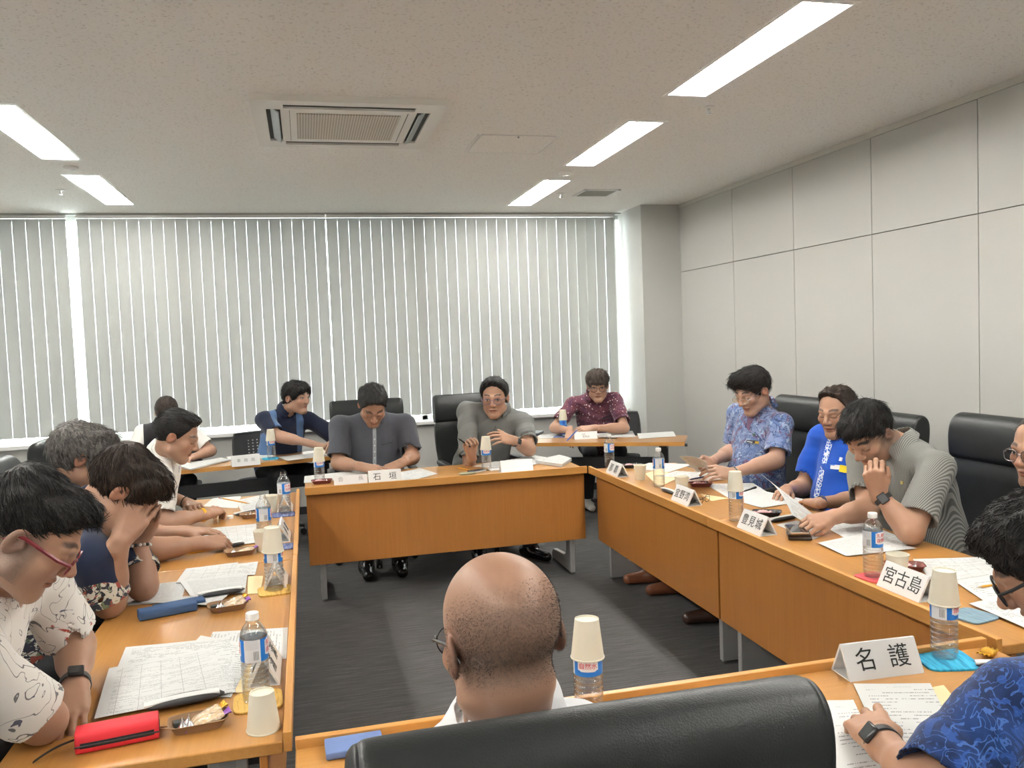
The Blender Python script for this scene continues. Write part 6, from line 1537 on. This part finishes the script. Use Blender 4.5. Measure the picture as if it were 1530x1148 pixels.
spec('R4', 'balding person in round-cornered glasses at the right edge', G_R, body=190, pelvis=(2.66, 2.26, .58), neck=(2.62, 2.25, 1.02), head=px(1556, 672, 2.50), face=(186, 6, 0), s=1.0, hs=1.04, hg=.0026, hh=.004, sw=.185,
     skin='tan', L=dict(w=(2.45, 2.16, .71), hint=(.4, -.5, -.6), d=(-.4, 1, 0)), R=dict(w=(2.45, 2.32, .71), hint=(.4, .5, -.6), d=(-.4, -1, 0)), hair='salt', seed=23, hairo=dict(line=(.05, .10), temple=(.02, -.02), side=-.028, nape=(-.10, -.07), thick=.004, n=500, slen=.02, wave=.001, comb=(0, -1, 0)),
     feat=dict(eyes='open', stubble=.2), glasses=dict(mat=plain('smoky_frame', (.10, .09, .10), .25), e=3, w=.026, h=.020, r=.0018), shirt=cloth('dark_grey_shirt', (.05, .05, .055)).m)
# ---- nearest table
spec('N1', 'bald person in a white shirt seen from behind in front of the foreground chair', G_N, body=92, pelvis=(.30, 1.16, .58), neck=(.272, 1.20, .958), collaru=.05, shrug=-.045, nl=.19, head=py(748, 954, 1.18), face=(103, 12, 2), s=1.0, hs=1.06, hg=.0022, hh=.004, sg=.005, sw=.19,
     skin='tan', R=dict(w=(.50, 1.52, .75), hint=(.5, -.2, -1), d=(-.3, 1, 0)), L=dict(w=(.12, 1.52, .75), hint=(-.5, -.2, -1), d=(.3, 1, 0)), feat=dict(stubble=.1, buzz=lambda x, y, z: .62*np.clip(1.25-np.sqrt(np.maximum(0, z-.03)**2+(np.maximum(0, y+.055)*.75)**2)/.045, 0, 1)*np.clip((z+.062)/.02, 0, 1)*np.clip((.04-y)/.02, 0, 1)),
     glasses=dict(GSIL, mat=plain('dark_wire_frame', (.05, .05, .055), .3, 0, metal=1), e=2, w=.024, h=.022, r=.0011, temple=1.5), hair='salt', hairo=dict(buzzhair=1), shirt=cloth('white_dress_shirt', (.74, .75, .76)).m, collarh=.05, cgap=.02, vneck=False)
spec('N2', 'person in a navy leaf-patterned shirt with dark curly hair in the lower right corner', G_N, body=112, pelvis=(1.60, .98, .58), neck=(1.50, 1.16, .985), SL=py(1508, 1052, 1.17), slr=1.15, head=px(1568, 842, 1.42), face=(140, 34, 0), s=1.04, hs=1.06, hg=.0024, hh=.0022, sg=.005, sw=.20, roundL=.10,
     skin='warm', L=dict(w=pz(1314, 1106, .757), e=py(1398, 1192, 1.13), d=pz(1268, 1040, .745)-pz(1314, 1106, .757), n=(-.35, -.2, .9), curls=((4, 24, 16), (12, 34, 22), (18, 38, 22), (20, 36, 22)), spread=4, thumb=(.7, .4, .2), hs=1.06), R=dict(w=(1.78, 1.45, .745), hint=(.5, -.5, -1), d=(-.6, 1, 0)),
     hair='black', hairg=.003, seed=25, hairo=dict(lumps=[((0, .02, .085), (.074, .075, .045)), ((0, -.05, .04), (.090, .070, .088)), ((.05, .0, .05), (.045, .075, .062)), ((-.05, .0, .05), (.045, .075, .062))], line=(.088, .064), temple=(.03, -.02), side=-.03, nape=(-.10, -.06), thick=.014, comb=(0, .5, -.3), n=3000, slen=.022, wave=.0034, wfreq=120, mess=.6, lift=.4, srad=.0018),
     feat=dict(stubble=.1), glasses=dict(GB, e=3, w=.026, h=.019, r=.0022), shirt=sh_navy_leaf(), sleeve=.93)

for key, label, grp, k in SPECS:
    hairk = k.get('hair')
    if k.get('hairo', {}).get('buzzhair'): k = dict(k, hair=None)
    PEOPLE[key] = person(label, grp, k)
P = PEOPLE
# ---- short stubble hair of the bald man
def buzz_hair(Pp, n, seed, fn, ln=.006, rad=.00042, mat=None):
    body = [c for c in kids(Pp['root']) if c.name.startswith('body')][0]; me = body.data
    co = np.empty(len(me.vertices)*3, np.float32); me.vertices.foreach_get('co', co); co = co.reshape(-1, 3)
    no = np.empty(len(me.vertices)*3, np.float32); me.vertices.foreach_get('normal', no); no = no.reshape(-1, 3)
    q = (co+Pp['O']-Pp['L'](0, 0, 0)) @ Pp['R']/Pp['hs']; w = fn(*q.T)*(np.abs(q) < .14).all(1)
    rs = np.random.RandomState(seed); ids = rs.choice(len(w), n, p=w/w.sum()); p = co[ids]+rs.normal(0, .0009, (n, 3)); m = no[ids]
    d = m+rs.normal(0, .35, (n, 3))+(Pp['R'] @ A3((0, -.3, -.5)))[None]; d /= np.linalg.norm(d, axis=1)[:, None]; L_ = ln*rs.uniform(.5, 1.1, n)[:, None]
    sd = np.cross(d, rs.normal(0, 1, (n, 3))); sd /= np.linalg.norm(sd, axis=1)[:, None]; up = np.cross(d, sd)
    p = p-m*.0008; v = np.stack([p+sd*rad, p-sd*rad*.5+up*rad*.87, p-sd*rad*.5-up*rad*.87, p+d*L_], 1).reshape(-1, 3); b = np.arange(n)*4
    me2 = bpy.data.meshes.new('hair'); f = np.concatenate([np.stack([b, b+1, b+3], 1), np.stack([b+1, b+2, b+3], 1), np.stack([b+2, b, b+3], 1)])
    me2.vertices.add(len(v)); me2.vertices.foreach_set('co', v.astype(np.float32).ravel()); me2.loops.add(len(f)*3); me2.loops.foreach_set('vertex_index', f.astype(np.int32).ravel())
    me2.polygons.add(len(f)); me2.polygons.foreach_set('loop_start', np.arange(0, len(f)*3, 3, dtype=np.int32)); me2.update(calc_edges=True); me2.materials.append(mat)
    o = bpy.data.objects.new('hair', me2); COL.objects.link(o); o.parent = Pp['root']; return o
bz = [k for key, _, _, k in SPECS if key == 'N1'][0]['feat']['buzz']
buzz_hair(P['N1'], 12000, 3, lambda x, y, z: bz(x, y, z)**1.3, .004, .0003, hair_mat('cropped_hair', (.05, .04, .034), (.13, .105, .088)))
# ---- wrist things, badges and pockets
strap_ring('wristband', P['L4']['root'], P['L4']['arms']['R'][2]-nrm(P['L4']['arms']['R'][2]-P['L4']['arms']['R'][1])*.03-P['L4']['O'], P['L4']['arms']['R'][2]-P['L4']['arms']['R'][1], .031, .014, plain('yellow_silicone', (.80, .42, .01), .4), .003)
watch(P['L1'], 'L', M_BLACKP, back=.018, w=.020, r=.032, n=(.2, -.3, 1))
watch(P['N2'], 'L', M_BLACKP, back=.022, w=.022, r=.031, n=(-.75, -.45, .55))
watch(P['R3'], 'L', M_BLACKP, back=.03, w=.020, r=.031, n=(-.5, -.8, .1)); watch(P['R1'], 'L', M_STEEL, face=False, back=.02, w=.012, r=.031)
watch(P['R2'], 'L', plain('navy_strap', (.04, .05, .12), .5), face=False, back=.02, w=.018, r=.031); watch(P['F2'], 'L', M_BLACKP, back=.03, w=.02, r=.032, n=(0, -1, .3))
watch(P['L4'], 'L', M_BLACKM, face=False, back=.03, w=.006, r=.030, name='bracelet')
Lw = P['L2']['arms']['L']; ax_ = nrm(Lw[2]-Lw[1]); c = Lw[2]-ax_*.02-P['L2']['O']; u_, v_, w_ = frame(V(ax_)); bm_ = MB()
for i in range(16): bm_.sphere(V(c)+u_*(.034*math.cos(2*PI*i/16))+v_*(.034*math.sin(2*PI*i/16)), .0062, 8, 6, mi=i % 3 == 0 and 1 or 0)
bm_.build('bead_bracelet', [plain('pearl_bead', (.6, .55, .5), .25), M_BLACKP], P['L2']['root'], smooth=60)
# gold ring on the left hand of the nearest man
TR = m_floral_trim()
for sd in 'RL':
    Sh, El, W, am = P['L2']['arms'][sd]; ax_ = nrm(El-Sh); strap_ring('sleeve_trim', P['L2']['root'], Sh+(El-Sh)*.765-P['L2']['O'], ax_, .0735, .026, TR, .003)
pk = on_shirt(P['F1'], .0, .56, .024, .36, 'placket', plain('pale_woven_placket', (.30, .32, .34), .8, .3), .003)
for i in range(5): on_shirt(P['F1'], .0, .42+.09*i, .006, .006, 'button', M_WHT, .0045)
on_shirt(P['F1'], -.085, .70, .085, .004, 'pocket_edge', plain('charcoal_seam', (.035, .036, .044), .8), .003)
on_shirt(P['F2'], -.085, .66, .09, .004, 'pocket_edge', plain('grey_seam', (.06, .062, .06), .8), .003)
on_shirt(P['F2'], 0, .50, .004, .44, 'placket_seam', plain('grey_seam', (.06, .062, .06), .8), .0025)
on_shirt(P['S2'], -.06, .66, .05, .018, 'name_badge', plain('dark_badge', (.05, .05, .06), .3), .005)
on_shirt(P['S3'], -.09, .66, .075, .012, 'pocket_edge', plain('dark_maroon_seam', (.03, .02, .03), .8), .003)
on_shirt(P['R1'], -.085, .66, .065, .017, 'name_badge', plain('black_badge', (.015, .015, .015), .3), .005, -.1)
on_shirt(P['R1'], -.115, .66, .016, .014, 'badge_emblem', plain('badge_gold', (.55, .36, .05), .3), .0065, -.1)
for i in range(4): on_shirt(P['R1'], -.062-.009*i, .655, .005, .006, 'badge_lettering', M_WHT, .0065, -.1)
on_shirt(P['R1'], -.085, .745, .012, .012, 'lapel_pin', plain('pin_green', (.05, .12, .08), .3), .005)
t = NT('white_net_pattern'); v_ = t.voro(t.coord(), 60, 'DISTANCE_TO_EDGE'); n_ = t.noise(t.coord(), 90, 2); t.color(t.mix(t.math('LESS_THAN', v_, t.math('MULTIPLY', n_, .28)), (.02, .11, .5), (.72, .76, .84))).pr(rough=.8)
on_shirt(P['R2'], .052, .52, .042, .60, 'white_strip', t.m, .0028, .06)
on_shirt(P['R2'], -.045, .63, .07, .022, 'name_badge', M_WHT, .005, -.12)
on_shirt(P['R2'], -.018, .645, .03, .004, 'badge_lettering', plain('badge_blue', (.05, .15, .5), .4), .0062, -.12)
ydot = on_shirt(P['R2'], -.078, .625, .034, .034, 'round_badge', plain('badge_yellow', (.82, .62, .02), .4), .0068)
on_shirt(P['R2'], -.055, .73, .014, .018, 'lapel_pin', M_WHT, .005)
on_shirt(P['R3'], -.075, .78, .010, .012, 'lapel_pin', plain('pin_gold', (.5, .4, .15), .3), .005)
on_shirt(P['L4'], .105, .72, .05, .026, 'name_badge', plain('violet_badge', (.14, .14, .42), .4), .005, .25)
on_shirt(P['L4'], .10, .48, .03, .03, 'shirt_emblem', plain('dark_emblem', (.06, .06, .07), .6), .003)
# ---- things held in hands
def fing(Pp, sd, a, b, c):
    Sh, El, W, am = Pp['arms'][sd]; d = nrm(am['d']); n = A3(am.get('n', (0, 0, 1))); n = nrm(n-d*(n@d)); t_ = np.cross(n, d)*(1 if sd == 'R' else -1); return V(W+t_*a+d*b+n*c)
h = fing(P['L4'], 'R', .045, .085, -.03); pencil('pencil held by the man with the yellow wristband', pz(374, 753, .745), pz(327, 744, .80))
h = fing(P['F2'], 'R', .03, .09, -.035); pen('pen held in the raised hand of the talking man', py(684, 655, 5.40), py(703, 668, 5.46), .005)
h = fing(P['S3'], 'R', .02, .09, -.03); pen('blue pen held by the man in the maroon shirt', pz(846, 660, .705), py(862, 643, 6.55), .006, plain('blue_pen', (.05, .1, .4), .3))
def held_sheet(label, q, kind='text', bend=None):
    o = sheet_obj('held_document', q, PAPER[kind], th=.0008, wav=.001, seed=3, bend=bend); return tag(o, label, 'document', 'sheets held in hands')
held_sheet('white sheet held up by the man in the blue patterned shirt', [px(1015, 682, 1.96), px(1054, 690, 1.96), px(1061, 710, 2.12), px(1042, 706, 2.20)], 'text', lambda a, b: .012*math.sin(PI*a))
held_sheet('curled sheet held up by the man resting his chin', [px(1135, 707, 1.95), px(1196, 757, 2.10), px(1231, 797, 2.12), px(1183, 770, 1.97)], 'text', lambda a, b: .02*math.sin(PI*b))
